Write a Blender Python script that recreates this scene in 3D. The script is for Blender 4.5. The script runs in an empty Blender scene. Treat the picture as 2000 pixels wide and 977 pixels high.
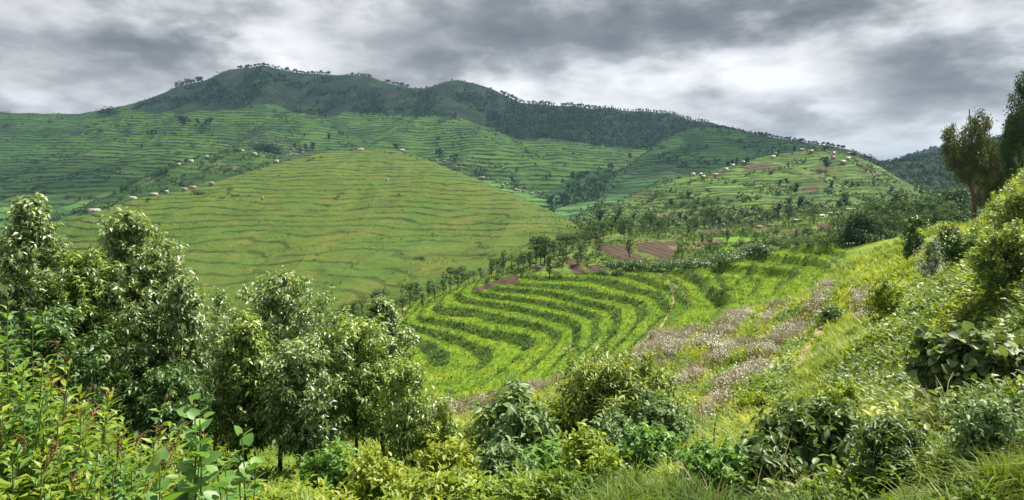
import bpy, math, random
import numpy as np

# ------------------------------------------------------------------ camera, sky, sun, exposure
F, HZ = 1303.0, 420.0          # focal length and horizon row measured on the 2000 px wide photograph
S = bpy.context.scene
col = S.collection
cam_data = bpy.data.cameras.new('camera')
cam = bpy.data.objects.new('camera', cam_data)
col.objects.link(cam)
cam.location = (0, 0, 0)
cam.rotation_euler = (math.radians(90), 0, 0)
cam_data.sensor_fit = 'HORIZONTAL'
cam_data.sensor_width = 36
cam_data.lens = 36 * F / 2000
cam_data.shift_y = (HZ - 488.5) / 2000
cam_data.clip_start = 0.1
cam_data.clip_end = 30000
S.camera = cam
SUN_EL, SUN_AZ = 60.0, 62.0     # azimuth from straight ahead (+Y), positive to the right
sun_data = bpy.data.lights.new('sun', 'SUN')
sun_data.energy = 5.0
sun_data.angle = math.radians(0.6)
sun_data.color = (1.0, 0.93, 0.80)
sun = bpy.data.objects.new('sun', sun_data)
col.objects.link(sun)
sa, se = math.radians(SUN_AZ), math.radians(SUN_EL)
SUNDIR = np.array([math.sin(sa) * math.cos(se), math.cos(sa) * math.cos(se), math.sin(se)])
from mathutils import Vector, Matrix
sun.rotation_euler = Vector(SUNDIR).to_track_quat('Z', 'Y').to_euler()
S.view_settings.view_transform = 'Standard'
S.view_settings.look = 'None'
S.view_settings.gamma = 1
S.view_settings.exposure = 0.98
S.view_settings.use_curve_mapping = False
S.render.engine = 'CYCLES'
S.cycles.max_bounces = 5
S.cycles.diffuse_bounces = 3
S.cycles.glossy_bounces = 2
S.cycles.transmission_bounces = 3
S.cycles.transparent_max_bounces = 8
S.cycles.volume_bounces = 0
S.cycles.use_denoising = True
S.cycles.sample_clamp_indirect = 4

world = bpy.data.worlds.new('World')
S.world = world
world.use_nodes = True
nt = world.node_tree
nt.nodes.clear()
def N(tree, typ, **kw):
    n = tree.nodes.new(typ)
    for k, v in kw.items():
        setattr(n, k, v)
    return n
def M_(tree, op, a, b=None, c=None, clamp=False):
    n = tree.nodes.new('ShaderNodeMath'); n.operation = op; n.use_clamp = clamp
    for i, v in enumerate((a, b, c)):
        if v is None: continue
        if hasattr(v, 'links') or hasattr(v, 'is_output'): tree.links.new(v, n.inputs[i])
        else: n.inputs[i].default_value = v
    return n.outputs[0]
def build_sky():
    L = nt.links
    out = N(nt, 'ShaderNodeOutputWorld'); bg = N(nt, 'ShaderNodeBackground')
    L.new(bg.outputs[0], out.inputs[0])
    sky = N(nt, 'ShaderNodeTexSky', sky_type='NISHITA', sun_disc=False)
    sky.sun_elevation = se; sky.sun_rotation = sa
    tc = N(nt, 'ShaderNodeTexCoord')
    sp = N(nt, 'ShaderNodeSeparateXYZ'); L.new(tc.outputs['Generated'], sp.inputs[0])
    x, y, z = sp.outputs
    u = M_(nt, 'ARCTAN2', x, y)
    v = M_(nt, 'ARCSINE', z)
    # deck coordinates: clouds get flatter towards the horizon
    den = M_(nt, 'ADD', M_(nt, 'MAXIMUM', v, 0.0), 0.10)
    cu = M_(nt, 'MULTIPLY', u, 1.15)
    cv = M_(nt, 'MULTIPLY', M_(nt, 'POWER', den, .8), 3.9)
    def noise(su, sv, off, scale, detail, rough, dist):
        cb = N(nt, 'ShaderNodeCombineXYZ')
        L.new(M_(nt, 'MULTIPLY_ADD', cu, su, off), cb.inputs[0]); L.new(M_(nt, 'MULTIPLY', cv, sv), cb.inputs[1])
        cb.inputs[2].default_value = off
        nz = N(nt, 'ShaderNodeTexNoise'); L.new(cb.outputs[0], nz.inputs['Vector'])
        nz.inputs['Scale'].default_value = scale; nz.inputs['Detail'].default_value = detail
        nz.inputs['Roughness'].default_value = rough; nz.inputs['Distortion'].default_value = dist
        return M_(nt, 'SUBTRACT', nz.outputs['Fac'], 0.5)
    n1 = noise(2.6, 1.35, 3.7, 1.5, 9, 0.56, 0.0)
    n2 = noise(2.6, 1.7, 9.1, 4.4, 9, 0.58, 0.0)
    B = M_(nt, 'MULTIPLY_ADD', n1, 1.15, 0.56)
    B = M_(nt, 'MULTIPLY_ADD', n2, 0.75, B)
    n3 = noise(1.9, 1.45, 21.3, 2.6, 8, 0.5, 0.0)
    B = M_(nt, 'ADD', B, M_(nt, 'MULTIPLY_ADD', M_(nt, 'ABSOLUTE', n3), -1.2, 0.10))
    blobs = [(230, 75, 210, 55, -.40), (560, 95, 110, 60, .30), (60, 175, 130, 50, .12), (420, 190, 120, 25, .0),
             (1150, 45, 380, 55, -.44), (900, 100, 240, 45, -.20), (1500, 30, 330, 40, -.30), (1080, 185, 170, 45, .34), (1420, 130, 210, 50, .26),
             (1655, 200, 75, 30, .20), (1620, 215, 40, 14, .18), (1830, 160, 160, 60, -.42), (1850, 30, 140, 40, .28), (1300, 230, 330, 35, .15),
             (1720, 300, 260, 35, .25), (30, 210, 260, 25, -.08), (760, 130, 160, 40, -.05), (20, 25, 110, 30, .15),
             (1560, 150, 100, 60, .1), (960, 165, 60, 30, .12), (1930, 240, 120, 30, .22)]
    for (px, py, sx, sy, w) in blobs:
        uu = math.atan((px - 1000) / F); vv = math.atan((HZ - py) / F * math.cos(uu))
        su, sv = sx / F * math.cos(uu) ** 2, sy / F * math.cos(uu)
        a = M_(nt, 'MULTIPLY_ADD', u, 1 / su, -uu / su); b = M_(nt, 'MULTIPLY_ADD', v, 1 / sv, -vv / sv)
        # edges of the blobs wander with the noise
        a = M_(nt, 'MULTIPLY_ADD', n2, 1.6, a); b = M_(nt, 'MULTIPLY_ADD', n1, 2.8, b)
        q = M_(nt, 'ADD', M_(nt, 'MULTIPLY', a, a), M_(nt, 'MULTIPLY', b, b))
        g = M_(nt, 'POWER', math.e, M_(nt, 'MULTIPLY', q, -1.0))
        B = M_(nt, 'MULTIPLY_ADD', g, w, B)
    rmp = N(nt, 'ShaderNodeValToRGB'); L.new(B, rmp.inputs[0])
    cr = rmp.color_ramp
    cr.elements[0].position = 0.0; cr.elements[0].color = (.115, .12, .125, 1)
    cr.elements[1].position = 1.0; cr.elements[1].color = (.78, .78, .79, 1)
    for p, c in ((.25, (.18, .187, .192, 1)), (.5, (.335, .34, .345, 1)), (.72, (.56, .56, .57, 1))):
        e = cr.elements.new(p); e.color = c
    mx = N(nt, 'ShaderNodeMix', data_type='RGBA'); mx.inputs[0].default_value = 0.97
    sc = N(nt, 'ShaderNodeMix', data_type='RGBA'); sc.inputs[0].default_value = 0.93   # the blue sky barely shows through
    k = N(nt, 'ShaderNodeVectorMath', operation='SCALE'); L.new(sky.outputs[0], k.inputs[0]); k.inputs['Scale'].default_value = 0.10
    k2 = N(nt, 'ShaderNodeVectorMath', operation='SCALE'); L.new(rmp.outputs[0], k2.inputs[0]); k2.inputs['Scale'].default_value = SKY_GAIN
    L.new(k.outputs[0], mx.inputs[6]); L.new(k2.outputs[0], mx.inputs[7])
    L.new(mx.outputs[2], bg.inputs[0]); bg.inputs[1].default_value = 1.0
    nt.nodes.remove(sc)
SKY_GAIN = 0.72
build_sky()

# ------------------------------------------------------------------ helpers
rng = np.random.default_rng(7)
def tag(o, label=None, cat=None, group=None, kind=None):
    if label: o['label'] = label
    if cat: o['category'] = cat
    if group: o['group'] = group
    if kind: o['kind'] = kind
    return o
def mesh_obj(name, V, faces, mat, parent=None, smooth=True, attrs=None, colattr=None):
    """faces: list of int arrays (n,k), all k alike inside one array"""
    me = bpy.data.meshes.new(name)
    V = np.asarray(V, dtype=np.float32)
    me.vertices.add(len(V)); me.vertices.foreach_set('co', V.ravel())
    faces = [np.asarray(f, dtype=np.int32) for f in faces if len(f)]
    nl = sum(f.size for f in faces); npoly = sum(len(f) for f in faces)
    me.loops.add(nl); me.polygons.add(npoly)
    me.loops.foreach_set('vertex_index', np.concatenate([f.ravel() for f in faces]))
    tot = np.concatenate([np.full(len(f), f.shape[1], np.int32) for f in faces])
    st = np.zeros(npoly, np.int32); st[1:] = np.cumsum(tot)[:-1]
    me.polygons.foreach_set('loop_start', st)
    if smooth: me.polygons.foreach_set('use_smooth', np.ones(npoly, bool))
    if attrs:
        for k, a in attrs.items():
            at = me.attributes.new(k, 'FLOAT', 'POINT'); at.data.foreach_set('value', np.asarray(a, np.float32))
    if colattr is not None:
        at = me.attributes.new('Col', 'FLOAT_COLOR', 'POINT')
        c4 = np.ones((len(V), 4), np.float32); c4[:, :3] = colattr
        at.data.foreach_set('color', c4.ravel())
    me.update(calc_edges=True)
    if mat: me.materials.append(mat)
    o = bpy.data.objects.new(name, me)
    col.objects.link(o)
    if parent: o.parent = parent
    return o
def empty(name, loc, rz=0.0, scale=1.0):
    o = bpy.data.objects.new(name, None); col.objects.link(o)
    o.location = loc; o.rotation_euler = (0, 0, rz); o.scale = (scale,) * 3
    o.empty_display_size = 0.2
    return o
def copy_tree(o, parent=None):
    c = o.copy(); col.objects.link(c)
    if parent: c.parent = parent
    for ch in o.children: copy_tree(ch, c)
    return c
def W(px, py, Y):
    return np.array([(px - 1000) / F * Y, Y, (HZ - py) / F * Y])

# gradient noise
def _h(i, j, s):
    n = (i * 374761393 + j * 668265263 + s * 1442695041) & 0xFFFFFFFF
    n = ((n ^ (n >> 13)) * 1274126177) & 0xFFFFFFFF
    return (n ^ (n >> 16)) & 0xFFFF
def pn(x, y, s=0):
    xi = np.floor(x).astype(np.int64); yi = np.floor(y).astype(np.int64)
    xf = x - xi; yf = y - yi
    u = xf * xf * xf * (xf * (xf * 6 - 15) + 10); v = yf * yf * yf * (yf * (yf * 6 - 15) + 10)
    def g(i, j, dx, dy):
        a = _h(i, j, s) * (2 * np.pi / 65536)
        return np.cos(a) * dx + np.sin(a) * dy
    a = g(xi, yi, xf, yf); b = g(xi + 1, yi, xf - 1, yf); c = g(xi, yi + 1, xf, yf - 1); d = g(xi + 1, yi + 1, xf - 1, yf - 1)
    return 1.5 * ((a * (1 - u) + b * u) * (1 - v) + (c * (1 - u) + d * u) * v)
def fbm(x, y, o=4, s=0, g=.5):
    r = 0; a = 1.0
    for k in range(o):
        r = r + a * pn(x, y, s + k * 17); x = x * 2.03 + 5.1; y = y * 2.03 + 1.7; a *= g
    return r
def sstep(a, b, x):
    t = np.clip((x - a) / (b - a), 0, 1); return t * t * (3 - 2 * t)
def hash01(a, b, s=0):
    return _h(np.asarray(a, np.int64), np.asarray(b, np.int64), s) / 65536.0
def inpoly(px, py, poly):
    r = np.zeros(px.shape, bool); n = len(poly)
    for i in range(n):
        x1, y1 = poly[i]; x2, y2 = poly[(i + 1) % n]
        if y1 == y2: continue
        c = ((y1 > py) != (y2 > py)) & (px < (x2 - x1) * (py - y1) / (y2 - y1) + x1)
        r ^= c
    return r
def polydist(px, py, line):
    d = np.full(px.shape, 1e9)
    for (x1, y1), (x2, y2) in zip(line[:-1], line[1:]):
        dx, dy = x2 - x1, y2 - y1
        t = np.clip(((px - x1) * dx + (py - y1) * dy) / (dx * dx + dy * dy + 1e-9), 0, 1)
        d = np.minimum(d, np.hypot(px - x1 - t * dx, py - y1 - t * dy))
    return d
def smooth_line(pts, n):
    """pts: list of (px, py, Y) with rising px -> n points evenly in px, lightly rounded"""
    a = np.array(pts, float)
    x = np.linspace(a[0, 0], a[-1, 0], n)
    out = np.stack([x, np.interp(x, a[:, 0], a[:, 1]), np.exp(np.interp(x, a[:, 0], np.log(a[:, 2])))], 1)
    k = max(3, int(n * 0.006)) | 1
    ker = np.hanning(k + 2)[1:-1]; ker /= ker.sum()
    for c in (1, 2):
        p = np.pad(out[:, c], k // 2, mode='edge'); out[:, c] = np.convolve(p, ker, 'valid')
    return out
def pchip(T, Q, t):
    """T (k,), Q (k, n, 3), t (m,) -> (m, n, 3)"""
    h = np.diff(T)[:, None, None]; d = np.diff(Q, axis=0) / h
    m = np.zeros_like(Q)
    same = d[:-1] * d[1:] > 0
    w1 = 2 * h[1:] + h[:-1]; w2 = h[1:] + 2 * h[:-1]
    with np.errstate(all='ignore'):
        hm = (w1 + w2) / (w1 / d[:-1] + w2 / d[1:])
    m[1:-1] = np.where(same, np.nan_to_num(hm), 0)
    m[0] = d[0]; m[-1] = d[-1]
    i = np.clip(np.searchsorted(T, t, side='right') - 1, 0, len(T) - 2)
    hh = (T[i + 1] - T[i])[:, None, None]; s = ((t - T[i])[:, None, None]) / hh
    return ((2 * s**3 - 3 * s**2 + 1) * Q[i] + (s**3 - 2 * s**2 + s) * hh * m[i] + (-2 * s**3 + 3 * s**2) * Q[i + 1] + (s**3 - s**2) * hh * m[i + 1])
def grid_faces(nu, nv):
    i = np.arange(nv - 1)[:, None] * nu + np.arange(nu - 1)[None, :]
    i = i.ravel()
    return np.stack([i, i + 1, i + nu + 1, i + nu], 1)
def project(P):
    Y = np.maximum(P[..., 1], 0.1)
    return P[..., 0] / Y * F + 1000, HZ - P[..., 2] / Y * F
def terrace(s, riser=.28, tread=.35, soft=.5):
    """s in steps -> (offset so that s + offset is stepped, riser 0..1, index)"""
    fl = np.floor(s); fr = s - fl; e = riser / 2
    g = np.where(fr < e, .5 - (0.5 - (1 - tread) * 0 - tread / 2) * 1.0 * (1 - fr / e) , fr * 0)
    # value runs 0..1 over a period; tread climbs by `tread`, the riser by the rest
    lo = (1 - tread) / 2
    g = np.where(fr < e, lo * fr / e, np.where(fr > 1 - e, 1 - lo * (1 - fr) / e, lo + tread * (fr - e) / (1 - 2 * e)))
    r = np.clip(np.where(fr < .5, 1 - (fr - e * .8) / (e * soft), 1 - (1 - fr - e * .8) / (e * soft)), 0, 1)
    return fl + g - s, r, np.floor(s)

# ------------------------------------------------------------------ materials
def mat(name):
    m = bpy.data.materials.new(name); m.use_nodes = True
    b = m.node_tree.nodes['Principled BSDF']
    return m, m.node_tree, b
def ramp(t, fac, stops):
    r = t.nodes.new('ShaderNodeValToRGB'); t.links.new(fac, r.inputs[0])
    e = r.color_ramp.elements
    e[0].position = stops[0][0]; e[0].color = (*stops[0][1], 1)
    e[1].position = stops[-1][0]; e[1].color = (*stops[-1][1], 1)
    for p, c in stops[1:-1]:
        k = e.new(p); k.color = (*c, 1)
    return r.outputs[0]
def ground_mat(name, sc1, sc2, a1=.35, a2=.35, bump=.3, bdist=.3, rough=.95):
    m, t, b = mat(name)
    at = N(t, 'ShaderNodeAttribute', attribute_name='Col')
    geo = N(t, 'ShaderNodeNewGeometry')
    def nz(s, d, r=.6):
        n = N(t, 'ShaderNodeTexNoise'); t.links.new(geo.outputs['Position'], n.inputs['Vector'])
        n.inputs['Scale'].default_value = s; n.inputs['Detail'].default_value = d; n.inputs['Roughness'].default_value = r
        return n.outputs['Fac']
    f1, f2 = nz(sc1, 4), nz(sc2, 5, .7)
    v = M_(t, 'MULTIPLY_ADD', f1, a1 * 2, 1 - a1); v = M_(t, 'MULTIPLY', v, M_(t, 'MULTIPLY_ADD', f2, a2 * 2, 1 - a2))
    s = N(t, 'ShaderNodeVectorMath', operation='SCALE'); t.links.new(at.outputs['Color'], s.inputs[0]); t.links.new(v, s.inputs['Scale'])
    t.links.new(s.outputs[0], b.inputs['Base Color'])
    b.inputs['Roughness'].default_value = rough; b.inputs['Specular IOR Level'].default_value = .15
    bp = N(t, 'ShaderNodeBump'); bp.inputs['Strength'].default_value = bump; bp.inputs['Distance'].default_value = bdist
    t.links.new(f2, bp.inputs['Height']); t.links.new(bp.outputs[0], b.inputs['Normal'])
    return m
def leaf_mat(name, c1, c2, c3, rough=.5, trans=.35, spec=.4, tcol=None):
    m, t, b = mat(name)
    at = N(t, 'ShaderNodeAttribute', attribute_name='tone')
    c = ramp(t, at.outputs['Fac'], [(0, c1), (.55, c2), (1, c3)])
    t.links.new(c, b.inputs['Base Color'])
    b.inputs['Roughness'].default_value = rough; b.inputs['Specular IOR Level'].default_value = spec
    tr = N(t, 'ShaderNodeBsdfTranslucent')
    g = N(t, 'ShaderNodeMix', data_type='RGBA', blend_type='MULTIPLY'); g.inputs[0].default_value = 1
    t.links.new(c, g.inputs[6]); g.inputs[7].default_value = (*(tcol or (1.5, 1.5, .6)), 1)
    t.links.new(g.outputs[2], tr.inputs[0])
    mx = N(t, 'ShaderNodeMixShader'); mx.inputs[0].default_value = trans
    t.links.new(b.outputs[0], mx.inputs[1]); t.links.new(tr.outputs[0], mx.inputs[2])
    t.links.new(mx.outputs[0], t.nodes['Material Output'].inputs[0])
    return m
def plain_mat(name, c, rough=.8, metal=0, var=.25, scale=3, spec=.3):
    m, t, b = mat(name)
    tc = N(t, 'ShaderNodeTexCoord'); n = N(t, 'ShaderNodeTexNoise'); t.links.new(tc.outputs['Object'], n.inputs['Vector'])
    n.inputs['Scale'].default_value = scale; n.inputs['Detail'].default_value = 5
    cc = ramp(t, n.outputs['Fac'], [(.25, tuple(x * (1 - var) for x in c)), (.75, tuple(min(1, x * (1 + var)) for x in c))])
    t.links.new(cc, b.inputs['Base Color']); b.inputs['Roughness'].default_value = rough
    b.inputs['Metallic'].default_value = metal; b.inputs['Specular IOR Level'].default_value = spec
    return m
# ------------------------------------------------------------------ ground: one height field fitted through measured points
ground_pts = [  # (px, py, Y)
 (2000,977,5.2),(1700,977,6.5),(1400,977,7.6),(1100,977,8.6),(800,977,9.6),(500,977,10),(200,977,8),(0,977,7),
 (-400,977,7),(2400,950,5),(650,945,14),(300,930,13),(0,930,11),(0,850,20),(300,860,20),(650,860,22),(-400,880,14),
 (1000,900,14),(1200,890,14),(1150,830,22),(1000,850,24),
 (1400,800,22),(1300,700,42),(1150,770,38),(1000,800,44),(850,812,48),(880,778,66),(700,800,48),(700,740,80),
 (1100,752,60),(1220,705,60),(1300,650,72),(1450,700,38),(1450,625,60),(1600,568,66),(1600,650,40),(1550,720,28),(1700,700,20),
 (1700,560,46),(1800,500,52),(1800,600,26),(1950,620,17),(1900,800,9.5),(1700,850,11),(1500,900,11),
 (1901,447,70),(2000,358,46),(1950,408,56),(1900,474,55),(1975,375,50),(2000,420,31),(2000,520,18),(2100,300,44),(2100,420,25),(2400,250,40),(2400,500,12),
 (1900,500,42),(1850,447,78),(1800,455,85),(1750,475,92),(1650,522,92),(1620,492,118),(1560,483,128),(1500,500,128),(1420,515,124),(1480,560,104),(1400,560,106),(1330,600,96),
 (1300,522,142),(1200,492,172),(1160,466,215),(1160,462,260),(1300,470,200),
 (1000,530,158),(1050,504,185),(920,562,150),(840,590,140),(780,625,130),(700,640,135),(650,655,135),(620,630,175),
 (700,604,200),(800,590,200),(905,568,190),(1050,515,240),(1160,462,290),(400,650,180),(0,690,130),(0,650,200),(400,630,220),(-400,700,130),(-400,640,220),(0,800,60),(300,790,60),(300,700,110),(-400,800,60),
 (1500,478,185),(1405,490,180),(1410,462,215),(1510,458,220),(1700,452,190),(1660,442,225),(1620,414,280),(1500,447,260),(1400,468,225),(1560,428,262),(1700,402,290),
 # terrace edges: the n-th edge lies 0.8 m above the last
]
edges = {0: [(800,660),(830,672),(850,692),(855,716)],
 1: [(790,638),(850,652),(900,667),(945,688),(952,702),(930,728)],
 2: [(817,618),(880,635),(950,653),(1020,660),(1045,676),(1018,692),(982,722)],
 3: [(850,602),(915,611),(985,625),(1055,639),(1088,655),(1086,677),(1062,698)],
 4: [(901,583),(950,593),(1020,607),(1090,621),(1128,640),(1121,681),(1090,712)],
 5: [(932,572),(985,583),(1055,593),(1125,607),(1167,621),(1164,642),(1130,700)],
 6: [(1020,569),(1107,583),(1160,597),(1202,618),(1209,634),(1180,675)],
 7: [(1010,556),(1090,560),(1160,576),(1230,590),(1254,604),(1251,627),(1220,665)],
 8: [(1139,545),(1212,559),(1290,577),(1300,600),(1285,630)],
 9: [(1230,540),(1300,563),(1335,590),(1340,612)],
 10:[(1290,533),(1340,560),(1372,592),(1378,612)],
 11:[(1335,520),(1372,548),(1405,580)],
 12:[(1385,508),(1402,535),(1410,555)]}
STEP = 0.8
for k, ln in edges.items():
    for (px, py) in ln:
        z = -20.0 + STEP * k
        ground_pts.append((px, py, -z * F / (py - HZ)))
gp = np.array(ground_pts, float)
gz = (HZ - gp[:, 1]) / F * gp[:, 2]
hidden = [(3600,2,-1.6),(3600,5,-.8),(3600,14,.8),(3600,35,3),(3600,90,4),(3600,300,0),(-1100,2,-1.8),(-1100,5,-3),(-1100,20,-10),(-1100,60,-20),(-1100,200,-52),(-1100,330,-62),(1000,2,-1.75),(2400,2,-1.7),(-400,2,-1.75),(1000,4,-2.3),(0,3.5,-2.2),(2400,3,-1.8),(2000,3.2,-2.0),(1700,4,-2.3),(-400,4,-2.4),
 (2000,75,-.5),(1950,85,-2),(2100,80,0),(2400,80,2),(1850,130,-2.5),(2000,150,-4),(2400,150,-3),(2400,300,0),(2000,300,-2),(2000,220,-4),
 (1850,300,0),(1850,200,-3.5),(0,330,-62),(-400,330,-62),(400,330,-60),(800,330,-50),(1100,380,-24),(1300,380,-16),(1600,380,-6),(1850,400,-4),(2400,400,-6)]
hd = np.array(hidden, float)
PX = np.concatenate([gp[:, 0], hd[:, 0]]); PY = np.concatenate([gp[:, 2], hd[:, 1]]); PZ = np.concatenate([gz, hd[:, 2]])
# heights are fitted as z/Y**0.6 so that the fit is as tight near the camera as far from it
PW = PY ** 0.6
A = np.stack([PX / 420.0, np.log(PY) * 2.0], 1)
def kern(r2): return 0.5 * r2 * np.log(r2 + 1e-12)
n = len(A)
K = kern(((A[:, None] - A[None]) ** 2).sum(-1)) + np.eye(n) * 0.004
Pm = np.concatenate([np.ones((n, 1)), A], 1)
sol = np.linalg.solve(np.block([[K, Pm], [Pm.T, np.zeros((3, 3))]]), np.concatenate([PZ / PW, np.zeros(3)]))
def zfit(px, Y):
    B = np.stack([px.ravel() / 420.0, np.log(Y.ravel()) * 2.0], 1)
    out = np.empty(len(B))
    for i in range(0, len(B), 40000):
        b = B[i:i + 40000]
        out[i:i + 40000] = kern(((b[:, None] - A[None]) ** 2).sum(-1)) @ sol[:n] + sol[n] + b @ sol[n + 1:]
    return (out * Y.ravel() ** 0.6).reshape(px.shape)

gx = np.arange(-1100, 3701, 3.0)
rows = np.concatenate([np.exp(np.linspace(math.log(1.6), math.log(60), 230, endpoint=False)), np.linspace(60, 190, 460, endpoint=False),
                       np.exp(np.linspace(math.log(190), math.log(400), 150))])
GX, GY = np.meshgrid(gx, rows)
cx = np.arange(-1100, 3701, 12.0); cr_ = rows[::4] if (len(rows) - 1) % 4 == 0 else np.append(rows[::4], rows[-1])
CX, CY = np.meshgrid(cx, cr_)
Zc = zfit(CX, CY)
# bilinear from the coarse fit
def bil(Zc, cx, cy, X, Y):
    iu = np.clip(np.searchsorted(cx, X, 'right') - 1, 0, len(cx) - 2); iv = np.clip(np.searchsorted(cy, Y, 'right') - 1, 0, len(cy) - 2)
    fu = np.clip((X - cx[iu]) / (cx[iu + 1] - cx[iu]), 0, 1); fv = np.clip((Y - cy[iv]) / (cy[iv + 1] - cy[iv]), 0, 1)
    return (Zc[iv, iu] * (1 - fu) + Zc[iv, iu + 1] * fu) * (1 - fv) + (Zc[iv + 1, iu] * (1 - fu) + Zc[iv + 1, iu + 1] * fu) * fv
GZ = bil(Zc, cx, cr_, GX, GY)
WX = (GX - 1000) / F * GY
gpx, gpy = GX, HZ - GZ / GY * F
# ---- zones of the ground (outlines as seen in the photograph, laid on the ground)
Z_TERR = [(600,700),(690,640),(790,600),(870,560),(950,543),(1130,533),(1300,535),(1400,505),(1590,478),(1650,490),(1620,540),(1560,580),(1480,605),(1400,612),(1330,668),(1240,690),(1180,725),(1100,746),(900,775),(820,766),(700,760)]
Z_FLOWER = {
 'A': [(800,835),(830,790),(1000,762),(1150,722),(1215,700),(1240,712),(1100,762),(980,805),(830,855)],
 'B': [(1222,712),(1255,668),(1330,645),(1380,640),(1340,695),(1290,733),(1240,722)],
 'C': [(1421,620),(1480,611),(1442,654),(1391,692),(1345,702),(1375,662)],
 'D': [(1506,600),(1548,597),(1489,645),(1463,678),(1395,731),(1327,775),(1312,750),(1378,697),(1472,655)],
 'E': [(1587,600),(1600,562),(1638,562),(1617,598),(1583,634),(1549,673),(1489,750),(1421,812),(1361,837),(1358,799),(1438,731),(1480,684),(1527,641)],
 'F': [(1660,573),(1719,560),(1715,615),(1677,641)]}
Z_BROWN = [[(1440,474),(1472,470),(1478,479),(1446,483)], [(1362,452),(1400,449),(1404,458),(1368,461)], [(1535,452),(1568,449),(1572,459),(1540,462)], [(1156,483),(1230,478),(1234,492),(1268,512),(1255,516),(1212,509),(1174,494)], [(1240,476),(1300,472),(1322,505),(1300,508),(1247,490)],
 [(918,568),(964,548),(1013,534),(1013,555),(964,559),(936,572)], [(1034,527),(1068,510),(1060,527),(1048,532)],
 [(1086,503),(1111,499),(1125,515),(1100,514)], [(1146,520),(1170,517),(1190,531),(1152,534)], [(1108,512),(1130,512),(1145,531),(1122,536)],
 [(1595,436),(1624,435),(1626,452),(1597,452)], [(1288,473),(1322,470),(1322,480),(1296,480)]]
PATHS = [([(1612,625),(1591,662),(1572,692),(1549,735)], 17), ([(1300,555),(1314,569),(1316,594),(1305,618),(1293,637),(1250,675),(1225,690)], 2.6),
 ([(1622,516),(1628,530),(1650,542),(1668,550)], 3.2), ([(1285,532),(1330,560),(1345,590),(1342,610)], 2.4), ([(660,670),(700,655),(745,622),(800,600)],2.5), ([(1860,560),(1893,545),(1905,535)],5)]
wob = fbm(WX / 6, GY / 6, 3, 5) * 5; wob2 = fbm(WX / 6, GY / 6, 3, 9) * 3
qx, qy = gpx + wob, gpy + wob2
in_t = inpoly(qx, qy, Z_TERR) & (GY > 58) & (GY < 170)
# soft terrace mask
tm = in_t.astype(float)
for ax, k in ((0, 13), (1, 13)):
    ker = np.ones(k) / k
    tm = np.apply_along_axis(lambda r: np.convolve(r, ker, 'same'), ax, tm)
s = (GZ + 20.0) / STEP + fbm(WX / 22, GY / 22, 2, 31) * .08 + .02
rwid = np.clip(.36 + .16 * fbm(WX / 7, GY / 7, 3, 33), .16, .55)
off, ris, idx = terrace(s, rwid, .08, .5)
off2, ris2, idx2 = terrace(s / 2 - .5, rwid * .62, .12, .5)
xl = np.interp(gpy, [500, 532, 560, 590, 612, 650, 690], [1250, 1285, 1330, 1345, 1342, 1300, 1250])
rt = sstep(-6, 6, gpx - xl)
off = off * (1 - rt) + off2 * 2 * rt; ris = ris * (1 - rt) + ris2 * rt; idx = np.where(rt > .5, idx2, idx)
amp = sstep(.25, .8, tm)
# the outer terraces: broad steps too beyond the first field, softer
farm = sstep(150, 200, GY) * (gpx > 900)
GZ2 = GZ + off * STEP * amp * 1.3
bumpy = fbm(WX / 2.2, GY / 2.2, 4, 3)
near = 1 - sstep(25, 90, GY)
GZ2 += bumpy * (.10 + .12 * near) * (1 - amp * .75) * np.clip(GY / 6, .1, 1) + fbm(WX / 9, GY / 9, 3, 12) * .35 * (1 - amp) * sstep(10, 25, GY)
wob_ = fbm(WX / 6, GY / 6, 3, 5) * 5
zY = np.gradient(GZ, axis=0) / np.gradient(GY, axis=0); zX = np.gradient(GZ, axis=1) / np.maximum(np.gradient(WX, axis=1), 1e-3)
facing = sstep(-.42, .15, zY / (np.abs(zX) + np.abs(zY) + 1e-6))      # banks rising away from the camera stay strong, side banks fade
ris = ris * amp * (1 - .25 * sstep(1400, 1480, gpx)) * (.16 + .84 * facing) * (1 - .75 * rt)
for ln, wd, st in (([(1330,518),(1352,536),(1378,560),(1408,592)], 9, .95), ([(1383,506),(1394,528),(1412,558)], 8, .9), ([(1284,530),(1318,548),(1338,572),(1346,606)], 6, .8), ([(1402,512),(1410,545),(1440,548),(1480,545)], 3, .5),
                   ([(1600,486),(1545,535),(1488,590)], 5, .55), ([(1560,484),(1506,530),(1462,578)], 5, .5), ([(1518,484),(1475,515),(1440,556)], 5, .55), ([(1645,498),(1600,540),(1545,592)], 6, .6), ([(1640,530),(1610,560),(1580,590)], 5, .5)):
    dd = polydist(gpx + wob_ * .5, gpy, ln); bk = sstep(wd, wd * .35, dd) * ((GY > 75) & (GY < 170))
    ris = np.maximum(ris, bk * st); GZ2 += -.45 * st * np.exp(-((dd - 2) / wd) ** 2) * ((GY > 75) & (GY < 170)) * tm
# ---- base colours
H_ = hash01(idx, np.floor(fbm(WX / 30, GY / 30, 2, 77) * 5), 4)
Cg = np.zeros(GZ.shape + (3,))
def paint(mask, c):
    m = np.clip(mask.astype(float), 0, 1)[..., None]
    Cg[:] = Cg * (1 - m) + np.asarray(c) * m
paint(np.ones(GZ.shape), (.10, .16, .018))
patch = fbm(WX / 12, GY / 12, 4, 21)
paint(sstep(-.1, .4, patch), (.17, .22, .024))
paint(sstep(.1, .6, fbm(WX / 9, GY / 9, 3, 43)) * .6, (.045, .085, .014))
paint((GY > 150) & (gpx > 900), (.07, .11, .022))
paint(sstep(.0, .4, fbm(WX / 25, GY / 14, 3, 44)) * ((GY > 150) & (gpx > 900)), (.11, .16, .03))
dryp = sstep(.25, .5, fbm(WX / 16, GY / 16, 3, 91)) * (GY > 150) * (gpx > 1150)
paint(dryp * .8, (.14, .085, .045))
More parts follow.
